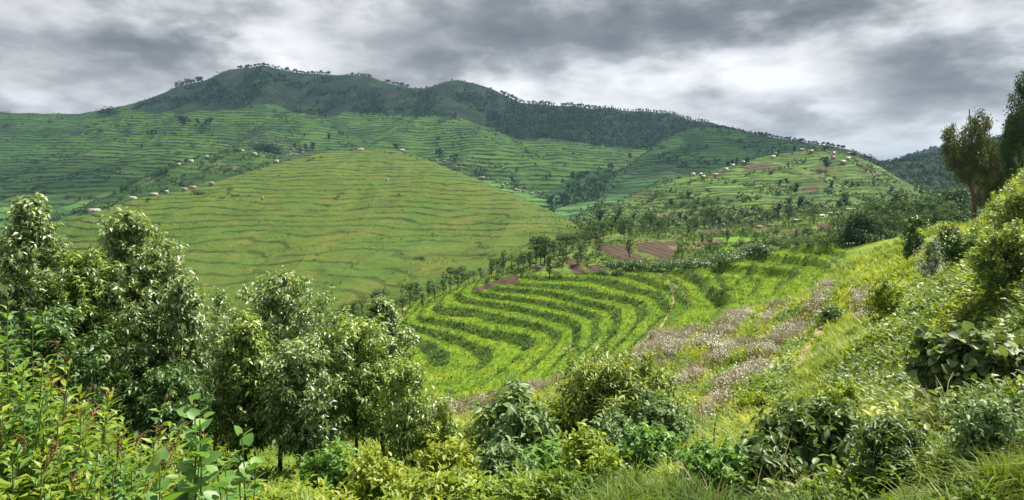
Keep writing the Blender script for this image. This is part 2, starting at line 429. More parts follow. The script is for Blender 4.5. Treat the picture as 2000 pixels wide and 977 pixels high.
leftv = sstep(900, 700, gpx) * (GY > 25) * (1 - amp)
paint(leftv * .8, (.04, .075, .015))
paint(amp, (.115, .205, .013))
yel = sstep(.0, .6, fbm(WX / 7, GY / 7, 4, 61))
paint(amp * yel * .55, (.20, .24, .018))
paint(amp * (H_ > .75) * .35, (.06, .14, .016))
paint((GY < 16) * .75, (.03, .05, .012))  # near ground darkened to stand in for shade in the gaps between plants
paint(ris, (.042, .088, .010))
paint(ris * sstep(.2, .5, fbm(WX / 3, GY / 3, 3, 63)) * .6, (.10, .08, .025))
paint(inpoly(qx, qy, [(1403,492),(1412,460),(1500,455),(1512,488)]) & (GY > 150), (.10, .19, .02))
paint(inpoly(gpx, gpy, [(1296,560),(1308,548),(1345,590),(1340,615),(1312,650),(1296,640),(1316,600)]) & (GY > 70) & (GY < 140), (.05, .12, .014))
brown = np.zeros(GZ.shape)
for zp in Z_BROWN:
    brown = np.maximum(brown, inpoly(gpx + wob * .25, gpy + wob2 * .25, zp) & (GY > 120) & (GY < 340))
furrow = .8 + .2 * np.sin(WX * 2.2 + GY * .6)
paint(brown, (.078, .052, .036)); Cg *= np.where(brown[..., None] > 0, furrow[..., None], 1)
flower = np.zeros(GZ.shape); fa = inpoly(gpx, gpy, Z_FLOWER['A']) * 1.0
for k_, zp in Z_FLOWER.items():
    fx, fy = gpx + wob * .6, gpy + wob2 * .6
    flower = np.maximum(flower, inpoly(fx, fy, zp) & (GY > 17) & (GY < 100) & (polydist(fx, fy, zp + zp[:1]) > (2.5 if k_ in 'AF' else 2.6)))
paint(flower * .85, (.20, .165, .09))
Z_BRIGHT = [(1530,800),(1560,720),(1640,570),(1690,480),(1800,435),(1840,470),(1770,560),(1715,650),(1640,740),(1570,820)]
brightz = (inpoly(qx, qy, Z_BRIGHT) & (GY > 17) & (GY < 100)) * 1.0
paint(brightz * .8, (.24, .29, .022))
bank = inpoly(qx, qy, [(1840,545),(1895,520),(1905,535),(1870,560),(1845,565)]) & (GY > 20) & (GY < 60)
paint(bank, (.22, .13, .085))
paint(inpoly(qx, qy, [(1968,352),(1978,338),(2010,332),(2010,360),(1985,368)]) & (GY > 30) & (GY < 60), (.17, .085, .06))
path_m = np.zeros(GZ.shape)
for ln, wd in PATHS:
    d = polydist(gpx + wob * .15, gpy, ln) * np.ones(GZ.shape)
    path_m = np.maximum(path_m, (d < wd * .5) * 1.0)
path_m *= (GY > 17) & (GY < 150)
paint(path_m, (.36, .26, .16))
GZ2 -= path_m * .08
G_P = np.stack([WX, GY, GZ2], -1)
# the same sheet runs on to the horizon (rows past the last measured one)
ext = np.array([480, 650, 900, 1500, 3000, 5400.])
last = GZ2[-1]
E = []
for Y in ext:
    t = min(1, (Y - 400) / 300)
    E.append(np.stack([(gx - 1000) / F * Y, np.full(len(gx), Y), last * (1 - t) + (-75.) * t], -1))
allP = np.concatenate([G_P, np.array(E)], 0)
allC = np.concatenate([Cg, np.tile(np.array([.06, .11, .025]), (len(ext), len(gx), 1))], 0)
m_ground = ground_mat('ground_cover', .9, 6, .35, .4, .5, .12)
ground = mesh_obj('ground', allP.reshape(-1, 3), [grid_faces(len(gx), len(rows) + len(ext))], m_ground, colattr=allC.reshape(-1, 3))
tag(ground, 'green valley ground with terraced fields, dirt paths and brown plots', None, None, 'structure')
GPX, GPY = project(G_P)
def at_ground(px, Y):
    z = bil(GZ2, gx, rows, np.asarray(px, float), np.asarray(Y, float))
    return np.stack([(np.asarray(px, float) - 1000) / F * Y, np.asarray(Y, float) + 0 * z, z], -1)
def hit_ground(px, py, Ymin=4, Ymax=400):
    """nearest ground point seen at this pixel"""
    Yq = rows[(rows > Ymin) & (rows < Ymax)]
    P = at_ground(np.full(len(Yq), float(px)), Yq); yy = HZ - P[:, 2] / P[:, 1] * F
    ok = np.where(yy <= py)[0]
    i = ok[0] if len(ok) else int(np.argmin(np.abs(yy - py)))
    return P[i]
def zone_at(arr, px, Y):
    iu = np.clip(np.round((px - gx[0]) / 3).astype(int), 0, len(gx) - 1); iv = np.clip(np.searchsorted(rows, Y), 0, len(rows) - 1)
    return arr[iv, iu]

# ------------------------------------------------------------------ the hills: lofted sheets with worked terraces
SH = {}
def hill(name, label, lines, T, vs, nu, noise_amp, noise_len, stepm, riser_c, colour, mat_, seed, tread=.45, rw=.3, amp_fn=None, warp=.35, kind='structure'):
    Q = []
    for ln in lines:
        a = smooth_line(ln, nu)
        Q.append(np.stack([(a[:, 0] - 1000) / F * a[:, 2], a[:, 2], (HZ - a[:, 1]) / F * a[:, 2]], -1))
    Q = np.array(Q); T = np.array(T, float)
    t = np.concatenate(vs)
    P = pchip(T, Q, t)
    tt = t[:, None] * np.ones((1, nu))
    env = np.clip(tt / .15, 0, 1) * (1 - .82 * np.exp(-((tt - 1) / .10) ** 2))
    X, Y = P[..., 0], P[..., 1]
    nz = fbm(X / noise_len, Y / noise_len * .5, 4, seed, .38)
    gul = 1 - np.abs(fbm(X / (noise_len * .55), Y / (noise_len * 2.4), 3, seed + 3)) * 2
    P[..., 2] += env * noise_amp * (nz * .8 + (gul - .5) * .5)
    a = amp_fn(P, tt, seed) if amp_fn else np.ones(tt.shape)
    stp = stepm
    w = fbm(X / (stp * 14), Y / (stp * 14), 4, seed + 8, .42) * warp * 2.0
    brk = sstep(-.6, -.1, fbm(X / (stp * 5), (Y + P[..., 2] * 3) / (stp * 9), 3, seed + 12))
    s_ = P[..., 2] / stp + w
    off, r, idx = terrace(s_, rw, tread, .6)
    aa = a * (.35 + .65 * brk)
    P[..., 2] += off * stp * aa * (.6 if name == 'grassy_hill' else .8)
    P[..., 2] += env * fbm(X / (stp * 1.6), Y / (stp * 1.6), 3, seed + 20) * stp * .10
    r = r * a * (.3 + .7 * brk)
    C = colour(P, tt, r, idx, seed)
    px, py = project(P)
    o = mesh_obj(name, P.reshape(-1, 3), [grid_faces(nu, len(t))], mat_, colattr=C.reshape(-1, 3))
    tag(o, label, None, None, kind)
    SH[name] = (P, px, py, tt, t)
    return o
def hit(name, px, py):
    if name == 'ground': return hit_ground(px, py)
    P, X, Y, tt, t = SH[name]
    nf = int(np.searchsorted(t, 1.0)) + 2
    d = (X[:nf] - px) ** 2 + (Y[:nf] - py) ** 2
    i = int(np.argmin(d)); return P[:nf].reshape(-1, 3)[i]
m_hill = ground_mat('hill_grass', .06, .9, .30, .35, .6, .5)
m_mtn = ground_mat('mountain_fields', .02, .25, .30, .40, .7, 2.0)
def lerp(a, b, t): return a * (1 - t[..., None]) + np.asarray(b) * t[..., None]

# central hill
def col_c(P, tt, r, idx, s):
    X, Y, Z = P[..., 0], P[..., 1], P[..., 2]
    C = np.zeros(P.shape) + np.array([.070, .106, .013])
    C = lerp(C, (.060, .110, .015), sstep(-.3, .5, fbm(X / 40, Y / 40, 4, s + 1)))
    C = lerp(C, (.100, .112, .020), sstep(.1, .7, fbm(X / 22, (Y + Z * 4) / 30, 4, s + 2)) * .7)
    C = lerp(C, (.045, .085, .014), sstep(.2, .6, fbm(X / 30, Y / 16, 4, s + 5)) * .6)
    C = lerp(C, (.085, .085, .025), sstep(.45, .8, fbm(X / 7, (Y + Z * 3) / 11, 3, s + 6)) * .35)
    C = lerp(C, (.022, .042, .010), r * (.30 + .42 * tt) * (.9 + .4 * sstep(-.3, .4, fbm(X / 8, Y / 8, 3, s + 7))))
    return C
V = lambda a, b, n: np.linspace(a, b, n, endpoint=False)
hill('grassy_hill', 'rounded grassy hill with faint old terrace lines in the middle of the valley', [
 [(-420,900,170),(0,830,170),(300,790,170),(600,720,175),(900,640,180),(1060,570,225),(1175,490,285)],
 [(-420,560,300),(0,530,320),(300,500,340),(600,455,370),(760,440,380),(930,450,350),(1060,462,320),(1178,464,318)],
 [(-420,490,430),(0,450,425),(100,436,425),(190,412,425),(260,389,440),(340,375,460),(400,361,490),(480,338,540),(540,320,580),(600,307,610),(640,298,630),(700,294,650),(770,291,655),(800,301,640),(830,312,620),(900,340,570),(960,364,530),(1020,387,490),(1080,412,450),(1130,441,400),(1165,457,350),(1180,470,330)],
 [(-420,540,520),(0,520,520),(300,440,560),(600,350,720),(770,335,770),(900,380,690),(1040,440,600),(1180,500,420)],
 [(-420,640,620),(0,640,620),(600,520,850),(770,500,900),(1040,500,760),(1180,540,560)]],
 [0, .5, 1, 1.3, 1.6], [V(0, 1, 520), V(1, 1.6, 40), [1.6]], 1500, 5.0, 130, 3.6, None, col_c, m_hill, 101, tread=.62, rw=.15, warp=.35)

# distant mountain, its lower flank terraced, the top under scrub
scrub_line = [(-200,222),(200,215),(260,217),(300,220),(350,222),(400,218),(450,214),(500,207),(520,206),(560,214),(620,226),(700,222),(780,226),(860,226),(900,230),(950,248),(985,262),(1010,270),(1060,268),(1120,276),(1180,284),(1240,290),(1300,286),(1360,258),(1500,240)]
def scrub_mask(P, s):
    px, py = project(P)
    yl = np.interp(px, [a for a, b in scrub_line], [b for a, b in scrub_line])
    d = (yl + fbm(P[..., 0] / 60, P[..., 1] / 60, 3, s + 30) * 7 - py)
    return sstep(-2, 2, d) * sstep(235, 300, px + fbm(P[..., 0] / 80, P[..., 2] / 40, 3, s + 31) * 50)
def amp_m(P, tt, s): return 1 - scrub_mask(P, s)
def col_m(P, tt, r, idx, s):
    X, Y, Z = P[..., 0], P[..., 1], P[..., 2]
    px, py = project(P)
    C = np.zeros(P.shape) + np.array([.085, .175, .028])
    seg = np.floor((X * .8 + Y * .3) / 55 + 4 * fbm(X / 160, Y / 160, 2, s + 4))
    h = hash01(idx, seg, 5)
    C = lerp(C, (.105, .205, .038), (h > .62) * .8); C = lerp(C, (.04, .115, .022), (h < .22) * .75)
    C = lerp(C, (.13, .16, .05), ((h > .46) & (h < .52)) * .6)
    C = lerp(C, (.11, .22, .035), sstep(450, 700, px) * sstep(1150, 950, px) * .3)
    C = lerp(C, (.045, .12, .03), sstep(350, 0, px) * .5)
    C = lerp(C, (.03, .075, .025), sstep(.15, .6, fbm(X / 110, Y / 110, 4, s + 5)) * .6)
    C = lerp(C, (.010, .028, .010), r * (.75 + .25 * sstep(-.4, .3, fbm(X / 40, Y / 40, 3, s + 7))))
    m = scrub_mask(P, s)
    C2 = np.zeros(P.shape) + np.array([.019, .042, .025])
    C2 = lerp(C2, (.032, .072, .028), sstep(-.1, .5, fbm(X / 45, Y / 60, 5, s + 6)))
    C2 = lerp(C2, (.016, .035, .016), sstep(.0, .4, fbm(X / 60, Y / 60, 5, s + 9)) * .8)
    C2 = lerp(C2, (.016, .036, .028), sstep(900, 1060, px) * .75)
    C2 = lerp(C2, (.085, .075, .05), sstep(.35, .6, fbm(X / 50, Y / 30, 4, s + 11)) * .4)
    C = C * (1 - m[..., None]) + C2 * m[..., None]
    v = inpoly(px + r, py, [(1060,380),(1120,345),(1190,330),(1260,350),(1230,380),(1150,430),(1090,430)])
    C = lerp(C, (.03, .08, .02), v * .8)
    w = inpoly(px, py, [(478,258),(520,254),(560,275),(620,295),(600,320),(560,318),(500,300),(480,280)])
    C = lerp(C, (.05, .052, .042), w * sstep(-.2, .3, fbm(X / 12, Z / 5, 3, 3)) * .8)
    return C
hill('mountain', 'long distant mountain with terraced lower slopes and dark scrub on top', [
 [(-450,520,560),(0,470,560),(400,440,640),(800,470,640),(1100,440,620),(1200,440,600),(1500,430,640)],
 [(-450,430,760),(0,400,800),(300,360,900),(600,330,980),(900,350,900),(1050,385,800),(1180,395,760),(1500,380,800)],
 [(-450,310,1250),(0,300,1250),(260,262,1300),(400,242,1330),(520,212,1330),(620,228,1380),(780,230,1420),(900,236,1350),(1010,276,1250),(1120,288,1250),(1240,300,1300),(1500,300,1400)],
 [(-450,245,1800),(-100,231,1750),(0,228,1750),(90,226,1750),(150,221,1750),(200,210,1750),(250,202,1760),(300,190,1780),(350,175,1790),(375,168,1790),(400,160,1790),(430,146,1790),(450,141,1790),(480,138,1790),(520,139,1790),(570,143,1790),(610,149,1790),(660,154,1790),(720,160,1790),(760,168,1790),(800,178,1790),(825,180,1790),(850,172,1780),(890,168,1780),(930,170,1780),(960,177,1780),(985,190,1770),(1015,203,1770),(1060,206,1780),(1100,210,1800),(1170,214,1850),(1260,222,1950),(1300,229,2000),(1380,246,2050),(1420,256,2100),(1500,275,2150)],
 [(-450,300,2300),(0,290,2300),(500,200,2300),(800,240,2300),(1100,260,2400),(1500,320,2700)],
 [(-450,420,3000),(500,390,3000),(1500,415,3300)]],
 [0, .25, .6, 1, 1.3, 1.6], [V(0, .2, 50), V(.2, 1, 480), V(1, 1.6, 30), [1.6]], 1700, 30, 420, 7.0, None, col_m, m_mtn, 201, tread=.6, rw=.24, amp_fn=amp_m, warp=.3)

# spur between the mountain and the grassy hill
def col_s(P, tt, r, idx, s):
    X, Y, Z = P[..., 0], P[..., 1], P[..., 2]
    px, py = project(P)
    C = np.zeros(P.shape) + np.array([.028, .062, .015])
    C = lerp(C, (.045, .095, .017), sstep(.0, .5, fbm(X / 40, Y / 40, 4, s)))
    C = lerp(C, (.022, .05, .015), sstep(.1, .5, fbm(X / 20, Y / 20, 4, s + 3)) * .8)
    for bx, by, rr in ((423,320,9),(412,331,5),(456,327,7),(430,338,4),(292,351,7),(280,356,5)):
        d = np.hypot((px - bx) * .8, py - by) + fbm(px / 4, py / 4, 3, 9) * 4
        C = lerp(C, (.16, .12, .07), sstep(rr, rr - 3, d) * .5)
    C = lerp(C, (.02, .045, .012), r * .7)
    return C
hill('spur', 'darker green spur between the mountain and the grassy hill', [
 [(20,470,480),(200,440,480),(400,430,500),(560,400,560),(700,380,600)],
 [(20,440,590),(150,408,600),(220,378,620),(290,346,650),(330,327,670),(360,317,690),(400,307,700),(450,299,720),(480,298,730),(520,300,740),(560,307,740),(620,322,730),(700,350,700)],
 [(20,480,700),(290,420,760),(480,370,860),(700,400,830)]],
 [0, 1, 1.5], [V(0, 1, 180), V(1, 1.5, 16), [1.5]], 620, 5, 70, 5.0, None, col_s, m_hill, 301, tread=.55, rw=.25)

# ridge behind on the right with a line of trees on its back
def col_r2(P, tt, r, idx, s):
    X, Y, Z = P[..., 0], P[..., 1], P[..., 2]
    C = np.zeros(P.shape) + np.array([.05, .14, .035])
    h = hash01(idx, np.floor(X / 45 + 3 * fbm(X / 120, Y / 120, 2, s)), 6)
    C = lerp(C, (.085, .19, .045), (h > .6) * .7); C = lerp(C, (.10, .12, .06), (h < .15) * .6)
    C = lerp(C, (.028, .07, .03), sstep(.05, .5, fbm(X / 80, Y / 80, 4, s)) * .7)
    C = lerp(C, (.018, .045, .02), r * .75)
    return C
hill('back_ridge', 'green terraced ridge behind the right hand hill', [
 [(1090,440,640),(1200,420,660),(1400,400,700),(1700,400,720),(1850,400,740)],
 [(1080,425,800),(1150,395,850),(1220,350,900),(1300,310,950),(1400,300,960),(1550,320,940),(1700,350,900),(1850,380,880)],
 [(1070,430,900),(1150,385,1000),(1230,330,1100),(1280,285,1180),(1320,264,1220),(1370,252,1240),(1420,254,1240),(1480,265,1230),(1560,276,1220),(1620,289,1210),(1660,300,1200),(1700,314,1190),(1740,330,1180),(1790,350,1170),(1850,375,1160)],
 [(1070,470,1100),(1280,350,1400),(1420,310,1500),(1620,330,1500),(1850,420,1400)]],
 [0, .5, 1, 1.5], [V(0, 1, 260), V(1, 1.5, 16), [1.5]], 760, 16, 260, 5.5, None, col_r2, m_mtn, 401, tread=.5, rw=.3)

# right hand hill
def col_r(P, tt, r, idx, s):
    X, Y, Z = P[..., 0], P[..., 1], P[..., 2]
    px, py = project(P)
    C = np.zeros(P.shape) + np.array([.062, .118, .02])
    h = hash01(idx, np.floor(X / 18 + 3 * fbm(X / 50, Y / 50, 2, s)), 8)
    C = lerp(C, (.105, .185, .028), (h > .64) * .8); C = lerp(C, (.11, .095, .045), (h < .13) * .7); C = lerp(C, (.04, .085, .018), ((h > .3) & (h < .42)) * .8)
    C = lerp(C, (.035, .075, .018), sstep(.05, .5, fbm(X / 30, Y / 30, 4, s)) * .6)
    C = lerp(C, (.10, .075, .045), sstep(.15, .5, fbm(X / 40, Y / 16, 4, s + 5)) * .7 * sstep(400, 440, py))
    for zp in ([(1578,332),(1626,321),(1622,333),(1590,338)], [(1566,366),(1600,359),(1590,373),(1568,376)], [(1660,318),(1700,325),(1725,345),(1690,338)], [(1450,322),(1512,316),(1500,330),(1452,334)], [(1390,338),(1420,340),(1400,350)]):
        C = lerp(C, (.095, .062, .042), inpoly(px + 3 * fbm(X / 6, Y / 6, 2, 2), py, zp) * .85)
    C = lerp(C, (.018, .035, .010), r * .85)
    return C
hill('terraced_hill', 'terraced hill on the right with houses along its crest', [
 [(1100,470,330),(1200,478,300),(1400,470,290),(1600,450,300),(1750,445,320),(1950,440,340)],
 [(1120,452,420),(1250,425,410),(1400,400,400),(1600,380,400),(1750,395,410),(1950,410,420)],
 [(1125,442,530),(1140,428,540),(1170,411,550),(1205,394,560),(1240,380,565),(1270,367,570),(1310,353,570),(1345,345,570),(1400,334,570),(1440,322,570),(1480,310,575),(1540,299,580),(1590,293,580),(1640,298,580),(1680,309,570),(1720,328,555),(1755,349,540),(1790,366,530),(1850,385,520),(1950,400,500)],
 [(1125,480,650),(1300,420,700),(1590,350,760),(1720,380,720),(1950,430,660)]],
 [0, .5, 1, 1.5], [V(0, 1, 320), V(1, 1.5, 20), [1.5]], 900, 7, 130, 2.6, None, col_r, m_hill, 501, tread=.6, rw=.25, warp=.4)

# far hills on the right
def col_f(P, tt, r, idx, s):
    X, Y = P[..., 0], P[..., 1]
    C = np.zeros(P.shape) + np.array([.045, .085, .028])
    C = lerp(C, (.075, .075, .04), sstep(.0, .4, fbm(X / 60, Y / 60, 4, s)) * .7)
    C = lerp(C, (.025, .055, .02), sstep(.1, .4, fbm(X / 40, Y / 40, 4, s + 4)) * .7)
    return lerp(C, (.02, .045, .018), r * .6)
hill('scrub_hill', 'scrubby hill behind the tall eucalyptus on the right', [
 [(1600,430,560),(1850,420,560),(2100,400,560),(2500,380,560)],
 [(1600,380,1000),(1690,345,1000),(1730,331,1000),(1780,318,1000),(1830,307,1000),(1900,288,1000),(1960,268,1000),(2100,250,1000),(2500,240,1000)],
 [(1600,430,1400),(2500,330,1400)]],
 [0, 1, 1.5], [V(0, 1, 120), V(1, 1.5, 12), [1.5]], 420, 10, 130, 5, None, col_f, m_mtn, 601, tread=.6, rw=.25)
def col_f2(P, tt, r, idx, s):
    C = np.zeros(P.shape) + np.array([.022, .045, .028])
    return lerp(C, (.035, .065, .03), sstep(-.1, .4, fbm(P[..., 0] / 60, P[..., 1] / 60, 4, s)))
hill('far_ridge', 'far wooded ridge on the skyline at the right', [
 [(1500,420,1500),(1850,400,1500),(2500,400,1500)],
 [(1500,345,2600),(1640,332,2600),(1690,327,2600),(1740,319,2600),(1780,307,2600),(1830,299,2600),(1900,293,2600),(2000,285,2600),(2500,280,2600)],
 [(1500,400,3300),(2500,370,3300)]],
 [0, 1, 1.5], [V(0, 1, 90), V(1, 1.5, 10), [1.5]], 420, 20, 300, 12, None, col_f2, m_mtn, 701, amp_fn=lambda P, tt, s: tt * 0)
# ------------------------------------------------------------------ unseen clouds added above the frame to shade the mountain and slopes
m_cloud, t_, b_ = mat('shade_cloud_body')
b_.inputs['Base Color'].default_value = (.85, .86, .88, 1); b_.inputs['Roughness'].default_value = 1
tr_ = N(t_, 'ShaderNodeBsdfTransparent'); mx_ = N(t_, 'ShaderNodeMixShader'); mx_.inputs[0].default_value = .35
t_.links.new(tr_.outputs[0], mx_.inputs[1]); t_.links.new(b_.outputs[0], mx_.inputs[2]); t_.links.new(mx_.outputs[0], t_.nodes['Material Output'].inputs[0])
def shade_cloud(name, label, cx, cy, z, rx, ry, h, seed):
    """closed lumpy bank: flat below, heaped above"""
    nu, nv = 96, 40
    th = np.linspace(0, 2 * np.pi, nu, endpoint=False); 
    V_ = []
    ph = np.linspace(0, 1, nv)
    for side in (1, -1):
        for r in (ph if side == 1 else ph[::-1][1:-1]):
            rad = r * (1 + .22 * fbm(np.cos(th) * 1.6 + seed, np.sin(th) * 1.6, 3, seed))
            x = cx + rx * rad * np.cos(th); y = cy + ry * rad * np.sin(th)
            top = math.sqrt(max(0, 1 - r ** 3)); 
            zz = z + side * h * top * (1 if side == 1 else .25) * (1 + .5 * fbm(x / 260, y / 260, 4, seed + 2) * (1 if r > 0 else 0)) 
            V_.append(np.stack([x, y, zz * np.ones(nu)], -1))
    V_ = np.array(V_); k = len(V_)
    i = np.arange(nu); Fs = []
    for j in range(k):
        j2 = (j + 1) % k
        if j == k - 1: continue
        Fs.append(np.stack([j * nu + i, j * nu + (i + 1) % nu, j2 * nu + (i + 1) % nu, j2 * nu + i], 1))
    o = mesh_obj(name, V_.reshape(-1, 3), [np.concatenate(Fs)], m_cloud)
    tag(o, label, None, None, 'stuff')
hc = 1300.0; k_ = hc / math.tan(se)
ox, oy = math.sin(sa) * k_, math.cos(sa) * k_
shade_cloud('shade_cloud', 'broad unseen bank of clouds added to shade the mountain', -350 + ox, 1640 + oy, hc, 2200, 900, 160, 3)
shade_cloud('shade_cloud', 'small unseen bank of clouds added to shade the left slope', -1000 + ox, 860 + oy, hc + 30, 640, 260, 90, 8)
shade_cloud('shade_cloud', 'unseen bank of clouds added to shade the right hand ridge', 520 + ox, 930 + oy, hc + 10, 420, 330, 100, 12)

# ------------------------------------------------------------------ the valley air
def haze():
    m = bpy.data.materials.new('valley_air'); m.use_nodes = True; t = m.node_tree; t.nodes.clear()
    o_ = t.nodes.new('ShaderNodeOutputMaterial'); v = t.nodes.new('ShaderNodeVolumePrincipled')
    v.inputs['Color'].default_value = (.40, .66, 1.0, 1); v.inputs['Density'].default_value = HAZE_D; v.inputs['Anisotropy'].default_value = .2
    t.links.new(v.outputs[0], o_.inputs['Volume'])
    x0, x1, y0, y1, z0, z1 = -6600, 6600, -60, 5500, -140, 450
    V_ = np.array([[x0,y0,z0],[x1,y0,z0],[x1,y1,z0],[x0,y1,z0],[x0,y0,z1],[x1,y0,z1],[x1,y1,z1],[x0,y1,z1]], float)
    o = mesh_obj('haze', V_, [np.array([[0,3,2,1],[4,5,6,7],[0,1,5,4],[1,2,6,5],[2,3,7,6],[3,0,4,7]])], m, smooth=False)
    tag(o, 'thin pale air between the camera and the far mountains', None, None, 'stuff')
HAZE_D = 8e-5
haze()
# ------------------------------------------------------------------ plant building blocks
def norm(v): return v / np.maximum(np.linalg.norm(v, axis=-1, keepdims=True), 1e-9)
class Bag:
    """collects triangles / quads of one part with a tone number per leaf, partly random"""
    def __init__(s): s.V = []; s.F = {3: [], 4: []}; s.R = []; s.n = 0
    def add(s, V, F, r):
        V = np.asarray(V, float); s.V.append(V); s.F[F.shape[1]].append(F + s.n); s.R.append(np.broadcast_to(r, (len(V),)).copy()); s.n += len(V)
    def inst(s, tv, tf, pos, A, r):
        """template (m,3), faces (f,k), pos (n,3), A (n,3,3) columns = axes incl. scale, r (n,)"""
        n, m = len(pos), len(tv)
        if n == 0: return
        V = np.einsum('nij,mj->nmi', A, tv) + pos[:, None]
        F = (tf[None] + (np.arange(n) * m)[:, None, None]).reshape(-1, tf.shape[1])
        s.add(V.reshape(-1, 3), F, np.repeat(r, m))
    def build(s, name, mat_, parent=None, smooth=False):
        return mesh_obj(name, np.concatenate(s.V), [np.concatenate(f) for f in s.F.values() if f], mat_, parent, smooth, attrs={'tone': np.concatenate(s.R)})
def tube(bag, pts, rad, sides=6, r=.5):
    pts = np.asarray(pts, float); n = len(pts); rad = np.broadcast_to(rad, (n,))
    d = norm(np.gradient(pts, axis=0)); a = np.array([0, 0, 1.]) if abs(d[0, 2]) < .9 else np.array([1., 0, 0])
    u = norm(np.cross(d, a)); v = np.cross(d, u)
    th = np.arange(sides) * 2 * np.pi / sides
    V = pts[:, None] + rad[:, None, None] * (np.cos(th)[None, :, None] * u[:, None] + np.sin(th)[None, :, None] * v[:, None])
    i = np.arange(n - 1)[:, None] * sides; j = np.arange(sides)[None]
    F = np.stack([i + j, i + (j + 1) % sides, i + sides + (j + 1) % sides, i + sides + j], -1).reshape(-1, 4)
    bag.add(V.reshape(-1, 3), F, r)
# leaf outlines (width 1, length 1, folded along the midrib and drooping at the tip)
LANCE = (np.array([[0,0,0],[-.5,.4,.10],[0,.45,0],[.5,.4,.10],[0,1,-.22]], float), np.array([[0,2,1],[0,3,2],[1,2,4],[2,3,4]]))
OVAL = (np.array([[0,0,0],[-.42,.22,.06],[-.5,.55,.06],[0,.5,-.02],[.42,.22,.06],[.5,.55,.06],[-.26,.86,-.05],[.26,.86,-.05],[0,1,-.16]], float),
        np.array([[0,3,1],[0,4,3],[1,3,2],[4,5,3],[2,3,6],[3,5,7],[6,3,8],[3,7,8]]))
HEART = (np.array([[0,.08,0],[-.4,-.06,.05],[-.56,.3,.08],[-.38,.7,.02],[0,1,-.14],[.38,.7,.02],[.56,.3,.08],[.4,-.06,.05],[0,.45,-.04]], float),
         np.array([[8,0,1],[8,1,2],[8,2,3],[8,3,4],[8,4,5],[8,5,6],[8,6,7],[8,7,0]]))
KITE = (np.array([[0,0,0],[-.5,.5,.05],[0,1,0],[.5,.5,.05]], float), np.array([[0,3,2,1]]))
def frames(d, up, L, Wd):
    """leaf axes: y along d, z towards up, sizes L and Wd"""
    d = norm(d); x = norm(np.cross(d, up)); z = np.cross(x, d)
    L = np.broadcast_to(L, (len(d),)); Wd = np.broadcast_to(Wd, (len(d),))
    return np.stack([x * Wd[:, None], d * L[:, None], z * L[:, None]], -1)
def twig_leaves(bag, R, p0, d, L, nleaf, leaf, ll, lw, droop, spread=.9, r0=.5, rv=.5, upj=.45, t0=.05):
    t = np.linspace(t0, 1, nleaf) + R.normal(0, .02, nleaf)
    p = p0 + d * (L * t)[:, None]; p[:, 2] -= droop * .25 * L * t ** 2
    a = R.uniform(0, 2 * np.pi) + np.arange(nleaf) * 2.4
    s = norm(np.cross(d, [0, 0, 1.]) + 1e-3); q = np.cross(s, d)
    side = np.cos(a)[:, None] * s + np.sin(a)[:, None] * q
    dd = norm(d * .55 + side * spread + np.array([0, 0, -droop]) + R.normal(0, .18, (nleaf, 3)))
    up = norm(np.array([0, 0, 1.]) + R.normal(0, upj, (nleaf, 3)))
    sz = R.uniform(.65, 1.15, nleaf)
    bag.inst(leaf[0], leaf[1], p, frames(dd, up, ll * sz, lw * sz), np.clip(r0 + R.uniform(-rv, rv, nleaf), 0, 1))
